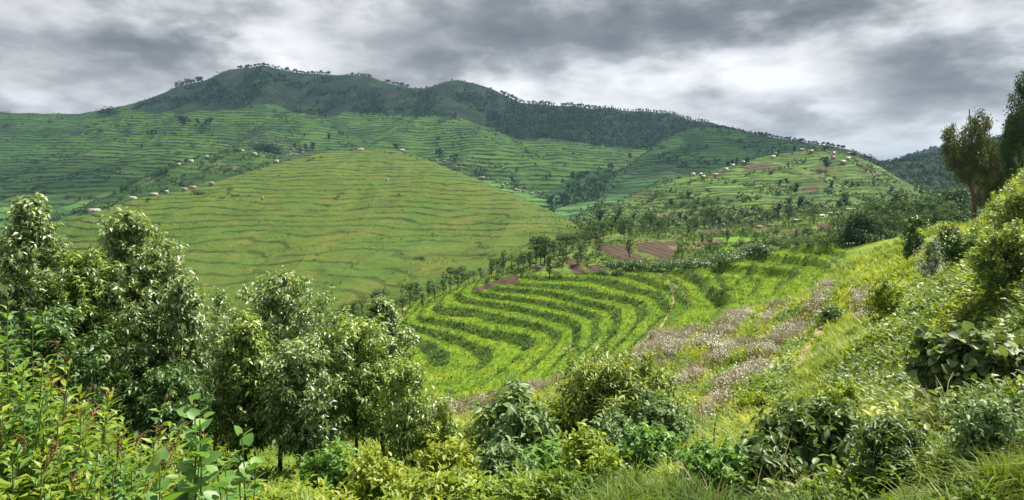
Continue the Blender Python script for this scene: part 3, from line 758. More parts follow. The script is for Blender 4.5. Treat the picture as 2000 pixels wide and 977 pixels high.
def bush(name, label, cat, base, H, Rx, seed, leaf=LANCE, ll=.12, lw=.045, mleaf=None, mwood=None, nstem=1, nprim=60, ntwig=9, nleaf=12,
         h0=.15, prof='dome', droop=.35, stem_r=.05, lean=(0, 0), group=None, twl=.32, up=.5, r_top=.25, wood='trunk', crown='crown', upj=.45, vis=True):
    """a woody plant: stems, side branches along them, twigs and leaves"""
    R = np.random.default_rng(seed)
    o = empty(name, base); tag(o, label, cat, group)
    wb, lb = Bag(), Bag()
    for k in range(nstem):
        a = R.uniform(0, 6.28); r = 0 if nstem == 1 else Rx * R.uniform(.1, .5)
        hh = H * (1 if k == 0 else R.uniform(.65, .98))
        top = np.array([math.cos(a) * r + lean[0] * hh, math.sin(a) * r + lean[1] * hh, hh])
        tt = np.linspace(0, 1, 9)
        wav = np.cumsum(R.normal(0, H * .012, (9, 3)), 0) * [1, 1, 0]
        st = tt[:, None] * top + wav + np.array([math.cos(a), math.sin(a), 0]) * (r * .15)
        st[:, :2] += (np.array([math.cos(a), math.sin(a)]) * r)[None] * (np.sqrt(tt) - tt)[:, None] * .5
        st[0, 2] = -.15
        tube(wb, st, stem_r * (1 - tt * .85) / math.sqrt(nstem) ** .5, 7)
        npk = max(3, nprim // nstem)
        for i in range(npk):
            h = h0 + (1 - h0) * ((i + R.uniform(0, 1)) / npk)
            h = min(h, .985)
            x = (h - h0) / (1 - h0)
            if prof == 'dome': pr = (math.sin(min(1, x * 1.25 + .22) * math.pi / 2) if x < .62 else math.sqrt(max(.02, 1 - ((x - .5) / .52) ** 2)))
            elif prof == 'egg': pr = (.72 + x * .9) if x < .3 else max(.08, 1 - ((x - .3) / .74) ** 2)
            elif prof == 'cone': pr = (.55 + x * 1.2) if x < .3 else 1.0 * (1 - ((x - .3) / .72) ** 1.35) + .06
            elif prof == 'flat': pr = .25 + .9 * x
            else: pr = .75
            Lb = (Rx / (1 if nstem == 1 else 1.5)) * pr * R.uniform(.6, 1.18)
            a2 = i * 2.399 + R.normal(0, .3) + k
            j = h * 8; j0 = int(j); p0 = st[j0] * (1 - (j - j0)) + st[min(8, j0 + 1)] * (j - j0)
            el = R.uniform(.1, .9) * up + (x ** 3) * .9
            d = np.array([math.cos(a2) * math.cos(el), math.sin(a2) * math.cos(el), math.sin(el)])
            q = np.linspace(0, 1, 5)
            br = p0 + d * (Lb * q)[:, None]; br[:, 2] += Lb * .22 * q ** 2 * (1 if up > .3 else -1); br[1:4] += R.normal(0, Lb * .03, (3, 3))
            tube(wb, br, max(.006, stem_r * .28 * (1 - .4 * h)) * (1.05 - q * .9), 4)
            for m in range(ntwig):
                f = .25 + .75 * (m + R.uniform(0, 1)) / ntwig; jj = f * 4; j1 = min(3, int(jj))
                pp = br[j1] * (1 - (jj - j1)) + br[j1 + 1] * (jj - j1)
                td = norm(d * .6 + R.normal(0, .6, 3) + [0, 0, .15])
                L = twl * R.uniform(.6, 1.3) * (1 - .3 * x)
                twig_leaves(lb, R, pp, td, L, nleaf, leaf, ll, lw, droop, r0=.30 + r_top * x + .12 * f, rv=.36, upj=upj)  # leaves get paler towards the crown top and the branch tips
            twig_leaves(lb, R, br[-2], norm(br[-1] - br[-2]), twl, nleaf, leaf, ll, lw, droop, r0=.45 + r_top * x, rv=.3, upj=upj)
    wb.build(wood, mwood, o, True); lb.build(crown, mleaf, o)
    return o

# ---- leaf and bark materials
M_glossy = leaf_mat('glossy_leaf', (0.032, 0.070, 0.020), (0.115, 0.20, 0.055), (0.46, 0.53, 0.25), rough=.42, trans=.32, spec=1.0)  # palest tone puts the silvery sheen of the leaves into their colour
M_glossy2 = leaf_mat('fresh_leaf', (0.042, 0.10, 0.020), (0.16, 0.26, 0.045), (0.48, 0.55, 0.15), rough=.42, trans=.32, spec=.9)
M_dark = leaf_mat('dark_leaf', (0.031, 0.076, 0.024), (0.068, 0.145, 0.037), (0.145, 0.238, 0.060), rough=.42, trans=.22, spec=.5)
M_olive = leaf_mat('olive_leaf', (0.065, 0.12, 0.032), (0.19, 0.27, 0.065), (0.36, 0.40, 0.10), rough=.45, trans=.3, spec=.45)
M_broad = leaf_mat('soft_leaf', (0.063, 0.154, 0.039), (0.119, 0.252, 0.049), (0.210, 0.350, 0.070), rough=.45, trans=.35, spec=.45)
M_yellow = leaf_mat('yellow_leaf', (0.09, 0.17, 0.022), (0.21, 0.29, 0.035), (0.46, 0.46, 0.07), rough=.45, trans=.35, spec=.4)
M_grey = leaf_mat('grey_green_leaf', (0.068, 0.136, 0.051), (0.136, 0.230, 0.085), (0.238, 0.323, 0.136), rough=.5, trans=.25, spec=.4)
M_lleaf = leaf_mat('large_pointed_leaf', (.03, .065, .02), (.075, .135, .035), (.15, .21, .05), rough=.45, trans=.28, spec=.45)
M_near = leaf_mat('near_grass_blade', (.045, .095, .014), (.125, .20, .022), (.30, .34, .05), rough=.5, trans=.35, spec=.3)
M_round = leaf_mat('dull_round_leaf', (0.035, 0.07, 0.025), (0.11, 0.165, 0.06), (0.24, 0.31, 0.12), rough=.5, trans=.3, spec=.35)
M_grass = leaf_mat('grass_blade', (0.11, 0.18, 0.018), (0.24, 0.32, 0.025), (0.46, 0.46, 0.06), rough=.5, trans=.4, spec=.3)
M_lush = leaf_mat('lush_blade', (0.07, 0.145, 0.012), (0.165, 0.26, 0.018), (0.30, 0.345, 0.028), rough=.55, trans=.4, spec=.25)
M_weed = leaf_mat('weed_leaf', (0.055, 0.12, 0.018), (0.19, 0.28, 0.028), (0.40, 0.44, 0.075), rough=.45, trans=.4, spec=.4)
M_hedge = leaf_mat('terrace_bank_leaf', (0.038, 0.090, 0.013), (0.095, 0.185, 0.022), (0.20, 0.26, 0.04), rough=.6, trans=.25, spec=.25)
M_dry = leaf_mat('dry_stalk', (0.10, 0.05, 0.028), (0.22, 0.11, 0.055), (0.38, 0.23, 0.11), rough=.8, trans=.2, spec=.2, tcol=(1, .9, .7))
M_straw = leaf_mat("straw", (.20, .16, .08), (.32, .27, .15), (.5, .43, .27), rough=.8, trans=.25, spec=.2, tcol=(1, .9, .7))
M_flower = leaf_mat("seed_heads", (.27, .25, .18), (.46, .44, .35), (.76, .75, .68), rough=.85, trans=.25, spec=.1, tcol=(1, 1, 1))
M_white = leaf_mat('white_petal', (0.620, 0.620, 0.580), (0.780, 0.780, 0.750), (0.800, 0.800, 0.800), rough=.7, trans=.2, spec=.2, tcol=(1, 1, 1))
M_euc = leaf_mat('eucalyptus_leaf', (0.04, 0.062, 0.02), (0.10, 0.13, 0.032), (0.25, 0.25, 0.055), rough=.5, trans=.25, spec=.4)
M_tree = leaf_mat('tree_leaf', (0.021, 0.051, 0.018), (0.051, 0.105, 0.027), (0.112, 0.173, 0.042), rough=.6, trans=.22, spec=.25)
M_tree2 = leaf_mat('light_tree_leaf', (0.033, 0.072, 0.018), (0.078, 0.143, 0.029), (0.156, 0.221, 0.046), rough=.6, trans=.25, spec=.25)
M_far = leaf_mat('far_tree_leaf', (0.012, 0.026, 0.014), (0.026, 0.05, 0.024), (0.05, 0.08, 0.034), rough=.8, trans=.1, spec=.1)
M_bark = plain_mat('dark_bark', (.06, .04, .028), .9, scale=9)
M_bark2 = plain_mat('red_brown_bark', (.13, .07, .045), .85, scale=6, var=.45)
M_barkp = plain_mat('pale_bark', (.30, .25, .20), .85, scale=4, var=.4)
M_stem = plain_mat('green_stem', (.11, .14, .04), .7)
M_rstem = plain_mat('reddish_stem', (.16, .09, .05), .8)

# ------------------------------------------------------------------ the row of glossy leaved trees at the left
def gl(px, Y): return tuple(at_ground(px, Y))
def top_H(px, Y, py): return (HZ - py) / F * Y - float(at_ground(px, Y)[2])
tall = [ # px, Y, top py, half width px, seed, profile, material, label
 (40, 12.0, 385, 78, 11, 'egg', M_glossy, 'glossy dark tree at the left edge with a narrow pointed top'),
 (235, 13.0, 412, 112, 12, 'egg', M_glossy, 'tallest glossy tree with bright yellow-green top and silvery lower leaves'),
 (150, 12.2, 520, 80, 13, 'dome', M_glossy2, 'yellow-green crowned tree between the left edge tree and the tallest one'),
 (545, 14.0, 545, 118, 15, 'egg', M_glossy, 'broad rounded glossy tree in the middle of the near row'),
 (470, 13.0, 620, 66, 16, 'cone', M_glossy2, 'slender light green tree on the near side of the broad glossy tree'),
 (755, 15.0, 588, 72, 17, 'cone', M_glossy, 'dark topped narrow tree at the end of the near row beside the terraces'),
 (285, 13.6, 490, 70, 14, 'dome', M_glossy, 'rounded glossy crown bulging right of the tallest tree'),
 (690, 13.5, 665, 90, 18, 'dome', M_glossy2, 'low yellow-green tree with slim bare trunks before the terrace view'),
 (350, 14.5, 640, 85, 19, 'dome', M_glossy, 'shorter dark tree filling the dip between the two highest crowns'),
 (600, 12.5, 700, 80, 20, 'dome', M_glossy, 'low dark leafy tree under the broad glossy crown'),
 (790, 13.0, 730, 50, 21, 'dome', M_glossy2, 'small bushy tree with bright leaves at the right end of the near row'),
 (425, 17.0, 562, 30, 22, 'cone', M_glossy, 'thin sapling with drooping leaf whorls seen against the grassy hill'),
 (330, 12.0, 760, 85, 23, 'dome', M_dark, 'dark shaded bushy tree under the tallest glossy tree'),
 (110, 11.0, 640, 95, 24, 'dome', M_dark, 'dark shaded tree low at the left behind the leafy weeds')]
for (px, Y, ty, hw, sd, pf, ml, lb_) in tall:
    H = top_H(px, Y, ty)
    big = hw > 60; H *= .95; hw *= 1.12 if big else 1
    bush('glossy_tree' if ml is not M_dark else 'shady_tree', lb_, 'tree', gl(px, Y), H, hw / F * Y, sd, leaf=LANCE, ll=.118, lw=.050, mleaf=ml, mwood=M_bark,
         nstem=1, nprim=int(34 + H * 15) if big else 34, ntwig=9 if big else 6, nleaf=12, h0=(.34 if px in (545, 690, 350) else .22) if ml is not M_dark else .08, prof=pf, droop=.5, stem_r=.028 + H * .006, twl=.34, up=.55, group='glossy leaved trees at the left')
# arching bough at px 350
bush('arching_sapling', 'thin sapling arching right with clusters of pale hanging leaves', 'tree', gl(318, 12.5), top_H(318, 12.5, 560), .32, 25, ll=.14, lw=.055, mleaf=M_glossy, mwood=M_bark,
     nprim=16, ntwig=6, nleaf=12, h0=.78, prof='x', droop=.7, stem_r=.03, lean=(.12, 0), twl=.25, up=.1)

# ------------------------------------------------------------------ shrubs of the near slope
def px_r(w, Y): return w / F * Y
shr = [ # name,label,px,Y,top py,half width,seed,leaf,ll,lw,mat,nstem,nprim,ntwig,nleaf,h0,droop
 ('spreading_shrub', 'large mounded shrub with long narrow olive leaves in the lower middle', 1200, 14.0, 752, 150, 31, LANCE, .20, .056, M_olive, 10, 130, 9, 11, .03, .22),
 ('drooping_shrub', 'grey-green shrub with broad hanging leaves left of the large mound', 1010, 12.0, 800, 85, 32, OVAL, .23, .085, M_grey, 5, 44, 5, 8, .2, .6),
 ('small_leaved_shrub', 'small leaved grey-green shrub on the right shoulder of the large mound', 1295, 12.0, 800, 90, 33, OVAL, .085, .045, M_grey, 6, 60, 8, 12, .05, .2),
 ('small_leaved_shrub', 'dense low shrub with tiny leaves before the large mounded shrub', 1190, 10.2, 860, 92, 34, OVAL, .08, .045, M_grey, 6, 60, 8, 12, .05, .2),
 ('small_leaved_shrub', 'low tangled green shrub at the bottom edge below the large mound', 1290, 9.2, 890, 85, 35, OVAL, .08, .045, M_broad, 6, 60, 8, 12, .05, .2),
 ('leafy_sapling', 'slim leafy sapling standing right of the near tree row', 862, 13.0, 800, 42, 36, LANCE, .15, .05, M_glossy2, 3, 26, 5, 10, .1, .35),
 ('bushy_weed', 'pale green bushy weed with drooping tips beside the slim sapling', 945, 13.0, 835, 42, 37, LANCE, .15, .045, M_olive, 4, 26, 5, 10, .1, .5),
 ('yellow_shrub', 'yellow-green shrub with orange young tips at the bottom edge', 880, 8.6, 905, 62, 38, OVAL, .10, .05, M_yellow, 6, 40, 6, 9, .1, .2),
 ('yellow_shrub', 'low bright yellow shrub at the bottom under the tree row', 745, 8.9, 940, 62, 39, OVAL, .085, .045, M_yellow, 6, 40, 6, 9, .05, .2),
 ('bright_shrub', 'bright green leafy shrub between the yellow shrub and the drooping one', 1075, 9.2, 905, 55, 40, OVAL, .15, .06, M_broad, 5, 34, 5, 9, .1, .4),
 ('bright_shrub', 'low fresh green shrub under the bare tree trunks', 640, 9.8, 925, 70, 41, OVAL, .10, .05, M_broad, 6, 44, 6, 9, .05, .3),
 ('leafy_shrub', 'low leafy shrub filling the gap left of the rusty dead grass', 985, 8.4, 905, 62, 56, OVAL, .10, .045, M_grey, 6, 46, 6, 10, .05, .3),
 ('leafy_shrub', 'tangled green shrub at the bottom edge under the tiny leaved one', 1150, 8.0, 915, 60, 57, OVAL, .085, .04, M_weed, 6, 46, 6, 10, .05, .3),
 ('leafy_shrub', 'low dark leafed shrub at the bottom edge left of the large pointed leaved one', 1400, 7.4, 925, 58, 58, OVAL, .085, .04, M_broad, 6, 44, 6, 10, .05, .3),
 ('leafy_shrub', 'light leafed shrub behind the drooping grey-green one', 1080, 13.5, 815, 60, 59, OVAL, .13, .055, M_weed, 6, 50, 6, 10, .05, .3),
 ('leafy_shrub', 'small dense shrub at the bottom right corner', 1945, 6.2, 930, 60, 62, OVAL, .065, .03, M_grey, 6, 50, 6, 10, .05, .4),
 ('leafy_shrub', 'low shrub at the bottom edge right of the large pointed leaved one', 1745, 6.8, 925, 55, 63, LANCE, .10, .028, M_lleaf, 6, 50, 6, 10, .05, .4),
 ('large_leaved_shrub', 'dark shrub with large pointed drooping leaves at the lower right', 1590, 8.2, 838, 112, 42, OVAL, .150, .062, M_lleaf, 8, 96, 5, 9, .05, .6),
 ('large_leaved_shrub', 'smaller drooping leaved shrub at the foot of the dark pointed leaved one', 1495, 7.6, 900, 62, 43, OVAL, .13, .055, M_lleaf, 5, 48, 5, 8, .05, .6),
 ('round_leaved_shrub', 'tall dusky shrub with round leaves and dark stems at the right', 1862, 9.6, 680, 66, 44, HEART, .13, .125, M_round, 5, 50, 5, 8, .30, .35),
 ('round_leaved_shrub', 'dusky round leaved shrub reaching the right edge of the picture', 1962, 9.3, 705, 56, 45, HEART, .13, .125, M_round, 4, 44, 5, 8, .25, .35),
 ('hedge_bush', 'big dense bush with small bright leaves high at the right edge', 1962, 17.5, 468, 84, 46, OVAL, .11, .055, M_olive, 8, 90, 9, 12, .03, .1),
 ('hedge_bush', 'bush spilling over the bank above the big dense bush', 1985, 24.0, 395, 60, 47, OVAL, .14, .07, M_olive, 6, 60, 7, 11, .03, .1),
 ('hedge_bush', 'rounded light green bush on the crest below the tall trees', 1972, 36.0, 402, 40, 48, OVAL, .20, .10, M_weed, 6, 50, 6, 10, .03, .1),
 ('hedge_bush', 'dark green bush at the left of the bare earth bank', 1880, 30.0, 480, 30, 49, OVAL, .17, .08, M_dark, 5, 40, 6, 10, .03, .1),
 ('reddish_bush', 'brownish green bush on the slope below the eucalyptus trunk', 1850, 46.0, 452, 26, 50, OVAL, .20, .09, M_euc, 5, 36, 6, 10, .03, .1),
 ('slope_bush', 'dark green bush low on the bright slope left of the flowering bush', 1782, 52.0, 436, 20, 51, OVAL, .24, .11, M_dark, 5, 30, 6, 10, .03, .1),
 ('slope_bush', 'green bush tucked in the fold beside the pale flowers', 1735, 26.0, 560, 40, 52, OVAL, .14, .06, M_weed, 5, 40, 6, 10, .03, .1),
 ('slope_bush', 'low green bush halfway down the near slope', 1640, 14.0, 775, 40, 53, OVAL, .10, .045, M_weed, 5, 40, 6, 10, .03, .1),
 ('slope_bush', 'dark bush beside the upper end of the dirt path', 1625, 42.0, 622, 22, 54, OVAL, .2, .09, M_dark, 5, 30, 6, 10, .03, .1),
 ('slope_bush', 'small shrub at the lower end of the pale flower bands', 1470, 17.5, 800, 38, 55, OVAL, .12, .05, M_weed, 5, 40, 6, 10, .03, .1)]
for (nm, lb_, px, Y, ty, hw, sd, lf, ll, lw, ml, ns, npn, ntw, nl, h0, dr) in shr:
    H = max(.5, top_H(px, Y, ty))
    bush(nm, lb_, 'shrub' if nm != 'leafy_sapling' else 'sapling', gl(px, Y), H, px_r(hw, Y), sd, leaf=lf, ll=ll, lw=lw, mleaf=ml, mwood=M_rstem if ml is M_round else M_bark, nstem=ns, nprim=npn, ntwig=ntw, nleaf=nl,
         h0=h0, prof='dome', droop=dr, stem_r=.018 + H * .006, twl=.22 + ll * .7 if Y < 20 else .6, up=.6, wood='stems', crown='foliage')
# flowering white bush
o = bush('flowering_bush', 'bush covered in white blossom on the bright slope', 'shrub', gl(1820, 40.0), top_H(1820, 40, 478), px_r(22, 40), 60, leaf=OVAL, ll=.16, lw=.08, mleaf=M_grey, mwood=M_bark, nstem=5, nprim=36, ntwig=5, nleaf=8, wood='stems', crown='foliage')
Rb = np.random.default_rng(61); bb = Bag(); Hf = top_H(1820, 40, 478)
th = Rb.uniform(0, 6.28, 1500); ph = np.arccos(Rb.uniform(-.3, 1, 1500)); rr = Rb.uniform(.35, 1.15, 1500) * (1 + .3 * np.sin(th * 3))
pb = np.stack([np.cos(th) * np.sin(ph) * px_r(23, 40), np.sin(th) * np.sin(ph) * px_r(23, 40), Hf * (.45 + .55 * np.cos(ph))], 1) * rr[:, None]
pb[:, 2] = np.maximum(pb[:, 2], .05)
bb.inst(KITE[0], KITE[1], pb, frames(Rb.normal(0, 1, (1500, 3)), Rb.normal(0, 1, (1500, 3)), .07, .06), Rb.uniform(0, 1, 1500)); bb.build('blossom', M_white, o)

# ------------------------------------------------------------------ weeds and tall leafy plants close to the camera
def leafy_weed(name, label, px, Y, ty, seed, leaf, ll, lw, ml, ms, nst=4, spread=.16, gap=.05, stalk=True, group=None, pairs=False, lean=.12, droop=.25):
    R = np.random.default_rng(seed); b0 = gl(px, Y); H = top_H(px, Y, ty)
    o = empty(name, b0); tag(o, label, 'plant', group)
    wb, lb = Bag(), Bag(); stk = []
    for k in range(nst):
        hh = H * (1 if k == 0 else R.uniform(.55, .97)); a = R.uniform(0, 6.28)
        b = np.array([math.cos(a), math.sin(a), 0]) * spread * R.uniform(0 if k else 0, 1) * (k > 0)
        tp = b * 1.6 + np.array([R.normal(0, lean) * hh * .5, R.normal(0, lean) * hh * .5, hh])
        t = np.linspace(0, 1, 8)[:, None]; st = b * (1 - t) + tp * t + np.cumsum(R.normal(0, .008 * H, (8, 3)), 0) * [1, 1, 0]; st[0, 2] = -.1
        tube(wb, st, np.linspace(.008, .003, 8), 5)
        n = int(hh * (.78 if not pairs else .8) / gap); q = np.linspace(.2, 1.0, n)
        if pairs: q = np.repeat(np.linspace(.15, 1, n // 2 + 1), 2); n = len(q)
        j = q * 7; j0 = np.minimum(6, j.astype(int)); p = st[j0] * (1 - (j - j0))[:, None] + st[j0 + 1] * (j - j0)[:, None]
        aa = (np.arange(n) * 2.4 + R.normal(0, .3, n)) if not pairs else (np.arange(n) % 2 * np.pi + np.arange(n) // 2 * 1.57 + R.normal(0, .2, n))
        side = np.stack([np.cos(aa), np.sin(aa), np.zeros(n)], 1)
        el = R.uniform(-.1, .55, n) + (q ** 4) * .7 - droop * .5
        d = side * np.cos(el)[:, None] + np.array([0, 0, 1.]) * np.sin(el)[:, None]
        sz = R.uniform(.7, 1.15, n) * (1.05 - .55 * q ** 3)
        upv = norm(np.array([0, 0, 1.]) + R.normal(0, .3, (n, 3)))
        pet = .35 if pairs else .12
        lb.inst(leaf[0], leaf[1], p + d * (ll * pet * sz)[:, None], frames(d, upv, ll * sz, lw * sz), np.clip(.3 + .35 * q + R.uniform(-.3, .3, n), 0, 1))  # leaves get paler up the stem
        if stalk and R.uniform() < .2:
            sb = Bag()
            p0 = st[-1]; dirn = norm(np.array([R.normal(0, .5), R.normal(0, .5), 1.])); L = R.uniform(.10, .22)
            tube(sb, np.array([p0, p0 + dirn * L * .5, p0 + dirn * L]), [.0035, .003, .002], 4, r=R.uniform())
            for m in range(9):
                pp = p0 + dirn * L * R.uniform(.3, 1); dd = norm(dirn * .5 + R.normal(0, .6, 3))
                l2 = R.uniform(.03, .08)
                tube(sb, np.array([pp, pp + dd * l2 * .5 + [0, 0, .004], pp + dd * l2]), [.003, .0028, .0015], 3, r=R.uniform())
            stk.append(sb)
    so = wb.build('stems', ms, o, True); lb.build('leaves', ml, o)
    for q_ in stk: q_.build('flower_stalk', M_dry, so)
    return o
Rw = np.random.default_rng(70)
desc = ['upright with a bare reddish seed head', 'leaning to the right', 'crowded with bright narrow leaves', 'sparse with long stems', 'short and dense', 'with rusty seed stalks on top', 'with pale glossy leaves', 'with dark lower leaves']
weeds = [(18,4.3,600),(62,4.8,700),(100,4.4,735),(30,4.0,770),(140,4.6,785),(85,3.9,830),(185,4.8,800),(225,4.5,812),(160,4.0,860),(262,4.9,815),(20,3.7,880),(300,4.6,860),(220,3.9,900),(120,3.6,920),(330,5.0,850),(60,3.5,930),(280,3.8,930),(-25,4.1,640),(350,4.3,905),(190,3.5,945),(-20,3.6,820),(255,4.2,870),(128,4.9,800),(5,4.6,690),(75,4.2,775),(310,3.6,950)]
where = ['at the very left edge', 'near the left edge', 'low in the left corner', 'in the left thicket', 'in front of the shaded trunks', 'at the bottom of the frame']
for i, (px, Y, ty) in enumerate(weeds):
    leafy_weed('leafy_weed', 'leafy green weed with reddish seed stalks in the lower left thicket', px, Y, ty, 71 + i, LANCE, .14 + .03 * Rw.uniform(), .060, M_weed if i % 3 else M_broad, M_stem,
               nst=10, spread=.30, gap=.026, group='leafy weeds in the lower left thicket')
bl = [(392,3.3,785,'tall broad leaved plant with paired round leaves at the lower left', 4), (478,3.5,852,'shorter broad leaved plant with round leaves right of the tall one', 3), (345,3.1,900,'low broad leaved plant half hidden among the left weeds', 3), (435,3.0,925,'low broad leaved plant at the bottom between its two taller neighbours', 2)]
for i, (px, Y, ty, lb_, ns) in enumerate(bl):
    leafy_weed('broad_leaved_plant', lb_, px, Y, ty, 130 + i, HEART, .115, .105, M_broad, M_stem, nst=ns + 2, spread=.12, gap=.030, stalk=False, pairs=True, lean=.06)
# sprouting stalk with drooping top over the drooping shrub
def sprout(name, label, px, Y, ty, seed, ml, ll, lw, nl=34):
    R = np.random.default_rng(seed); o = empty(name, gl(px, Y)); tag(o, label, 'plant'); H = top_H(px, Y, ty)
    wb, lb = Bag(), Bag(); t = np.linspace(0, 1, 7)[:, None]
    st = t * [R.normal(0, .05), 0, H * .93] + np.cumsum(R.normal(0, .012, (7, 3)), 0) * [1, 1, 0]; st[0, 2] = -.1
    tube(wb, st, np.linspace(.016, .009, 7), 6)
    a = np.arange(nl) * 2.4; el = np.linspace(-.5, 1.2, nl)
    d = np.stack([np.cos(a) * np.cos(el), np.sin(a) * np.cos(el), np.sin(el)], 1)
    p = st[-1] + np.stack([np.zeros(nl), np.zeros(nl), np.linspace(-.18, .04, nl)], 1)
    lb.inst(LANCE[0], LANCE[1], p, frames(d, norm(np.array([0, 0, 1.]) + R.normal(0, .2, (nl, 3))), ll * R.uniform(.8, 1.1, nl), lw), R.uniform(.2, 1, nl))
    wb.build('stem', M_rstem, o, True); lb.build('leaves', ml, o); return o
sprout('sprouting_plant', 'single stalk with a tuft of drooping narrow leaves above the grey-green shrub', 1006, 12.6, 784, 201, M_olive, .26, .05)
o = sprout('flowering_stalk', 'thin stalk with a pale pink flower and small yellow top leaves in the grass', 1393, 10.5, 822, 202, M_yellow, .14, .05, 14)
bb = Bag(); q = np.random.default_rng(5); pb = q.normal(0, .05, (26, 3)) + [0, -.02, top_H(1393, 10.5, 886)]
bb.inst(OVAL[0], OVAL[1], pb, frames(q.normal(0, 1, (26, 3)), q.normal(0, 1, (26, 3)), .07, .05), q.uniform(0, 1, 26)); bb.build('flower', M_flower, o)

# ------------------------------------------------------------------ tall eucalyptus trees on the crest at the right
def eucalypt(label, px, Y, ty, hw, seed, bark, lobes, base_py=None, leaf=M_euc, n=900, ls=.27, tr=.2, lean=0):
    """lobes: (dx, height fraction, rx, rz) of hanging leaf masses in tree heights"""
    R = np.random.default_rng(seed); b0 = at_ground(px, Y); H = (HZ - ty) / F * Y - b0[2]
    o = empty('eucalyptus_tree', tuple(b0)); tag(o, label, 'tree', 'tall eucalyptus trees on the crest at the right')
    wb, lb = Bag(), Bag(); limbs = []; t = np.linspace(0, 1, 12)[:, None]
    st = t * [lean * H, 0, H * .96] + np.cumsum(R.normal(0, .006 * H, (12, 3)), 0) * [1, 1, 0]; st[0, 2] = -.3
    tube(wb, st, tr * (1 - .9 * t[:, 0]) + .02, 8)
    for (dx, hf, rx, rz) in lobes:
        c = np.array([dx * H, R.normal(0, .03) * H, hf * H])
        js = min(10, max(2, int((hf - rz * .9) * 11))); p0 = st[js]
        q = np.linspace(0, 1, 6)[:, None]; br = p0 * (1 - q) + (c + [0, 0, rz * H * .5]) * q; br[:, 2] -= np.sin(q[:, 0] * np.pi) * .04 * H
        lm = Bag(); limbs.append(lm); tube(lm, br, tr * .32 * (1 - .8 * q[:, 0]), 5)
        k = int(n * (rx * rz) / .005)
        nsub = max(6, k // 26)
        u = norm(R.normal(0, 1, (nsub, 3))) * (R.uniform(.3, 1.12, (nsub, 1)) ** .5)
        cc = c + u * [rx * H, rx * H, rz * H]
        for s_ in range(nsub):
            m = 26; drop = R.uniform(.03, .07) * H
            pp = cc[s_] + R.normal(0, .012 * H, (m, 3)) - np.stack([np.zeros(m), np.zeros(m), R.uniform(0, 1, m) * drop], 1)
            d = norm(np.stack([R.normal(0, .45, m), R.normal(0, .45, m), -np.ones(m)], 1))
            lb.inst(LANCE[0], LANCE[1], pp, frames(d, R.normal(0, 1, (m, 3)), ls * R.uniform(.6, 1.2, m), ls * .30), np.clip(R.uniform(.1, .5) + R.uniform(-.15, .45, m), 0, 1))
            if s_ % 4 == 0: tube(lm, np.array([br[3], (br[3] + cc[s_]) / 2 + [0, 0, .01 * H], cc[s_]]), [tr * .1, tr * .06, .012], 3)
    tk = wb.build('trunk', bark, o, True); lb.build('crown', leaf, o)
    for lm in limbs: lm.build('branch', bark, tk, True)
    return o
eucalypt('tall eucalyptus with a bare reddish trunk and a side crown on its left', 1901, 62, 204, 60, 301, M_bark2,
   [(-.215,.74,.060,.13),(-.19,.60,.055,.09),(0,.87,.07,.09),(.01,.72,.10,.15),(.0,.58,.10,.11),(.11,.64,.07,.12),(.13,.52,.06,.08),(-.11,.53,.07,.07),(-.06,.47,.06,.05)], tr=.21)
eucalypt('towering dark eucalyptus cut off by the right edge of the picture', 2002, 62, 130, 40, 302, M_barkp,
   [(0,.9,.06,.09),(.02,.75,.09,.12),(-.06,.60,.08,.12),(.05,.55,.1,.12),(-.05,.45,.07,.09)], leaf=M_tree, tr=.30)
eucalypt('dark eucalyptus with a pale trunk left of the one at the picture edge', 1981, 66, 212, 26, 303, M_barkp,
   [(0,.85,.07,.12),(-.02,.66,.09,.14),(.06,.5,.1,.12),(-.03,.42,.07,.08)], leaf=M_tree, tr=.24)
eucalypt('lower yellowish eucalyptus behind the tall one with the side crown', 1948, 74, 285, 26, 304, M_barkp,
   [(0,.8,.11,.17),(-.05,.6,.13,.15),(.08,.55,.12,.15),(0,.4,.14,.13)], tr=.16)
eucalypt('broad dull green eucalyptus between the two tallest ones', 1928, 80, 250, 26, 305, M_barkp,
   [(0,.8,.09,.17),(-.05,.6,.12,.15),(.08,.5,.12,.15),(0,.36,.12,.13)], tr=.18)
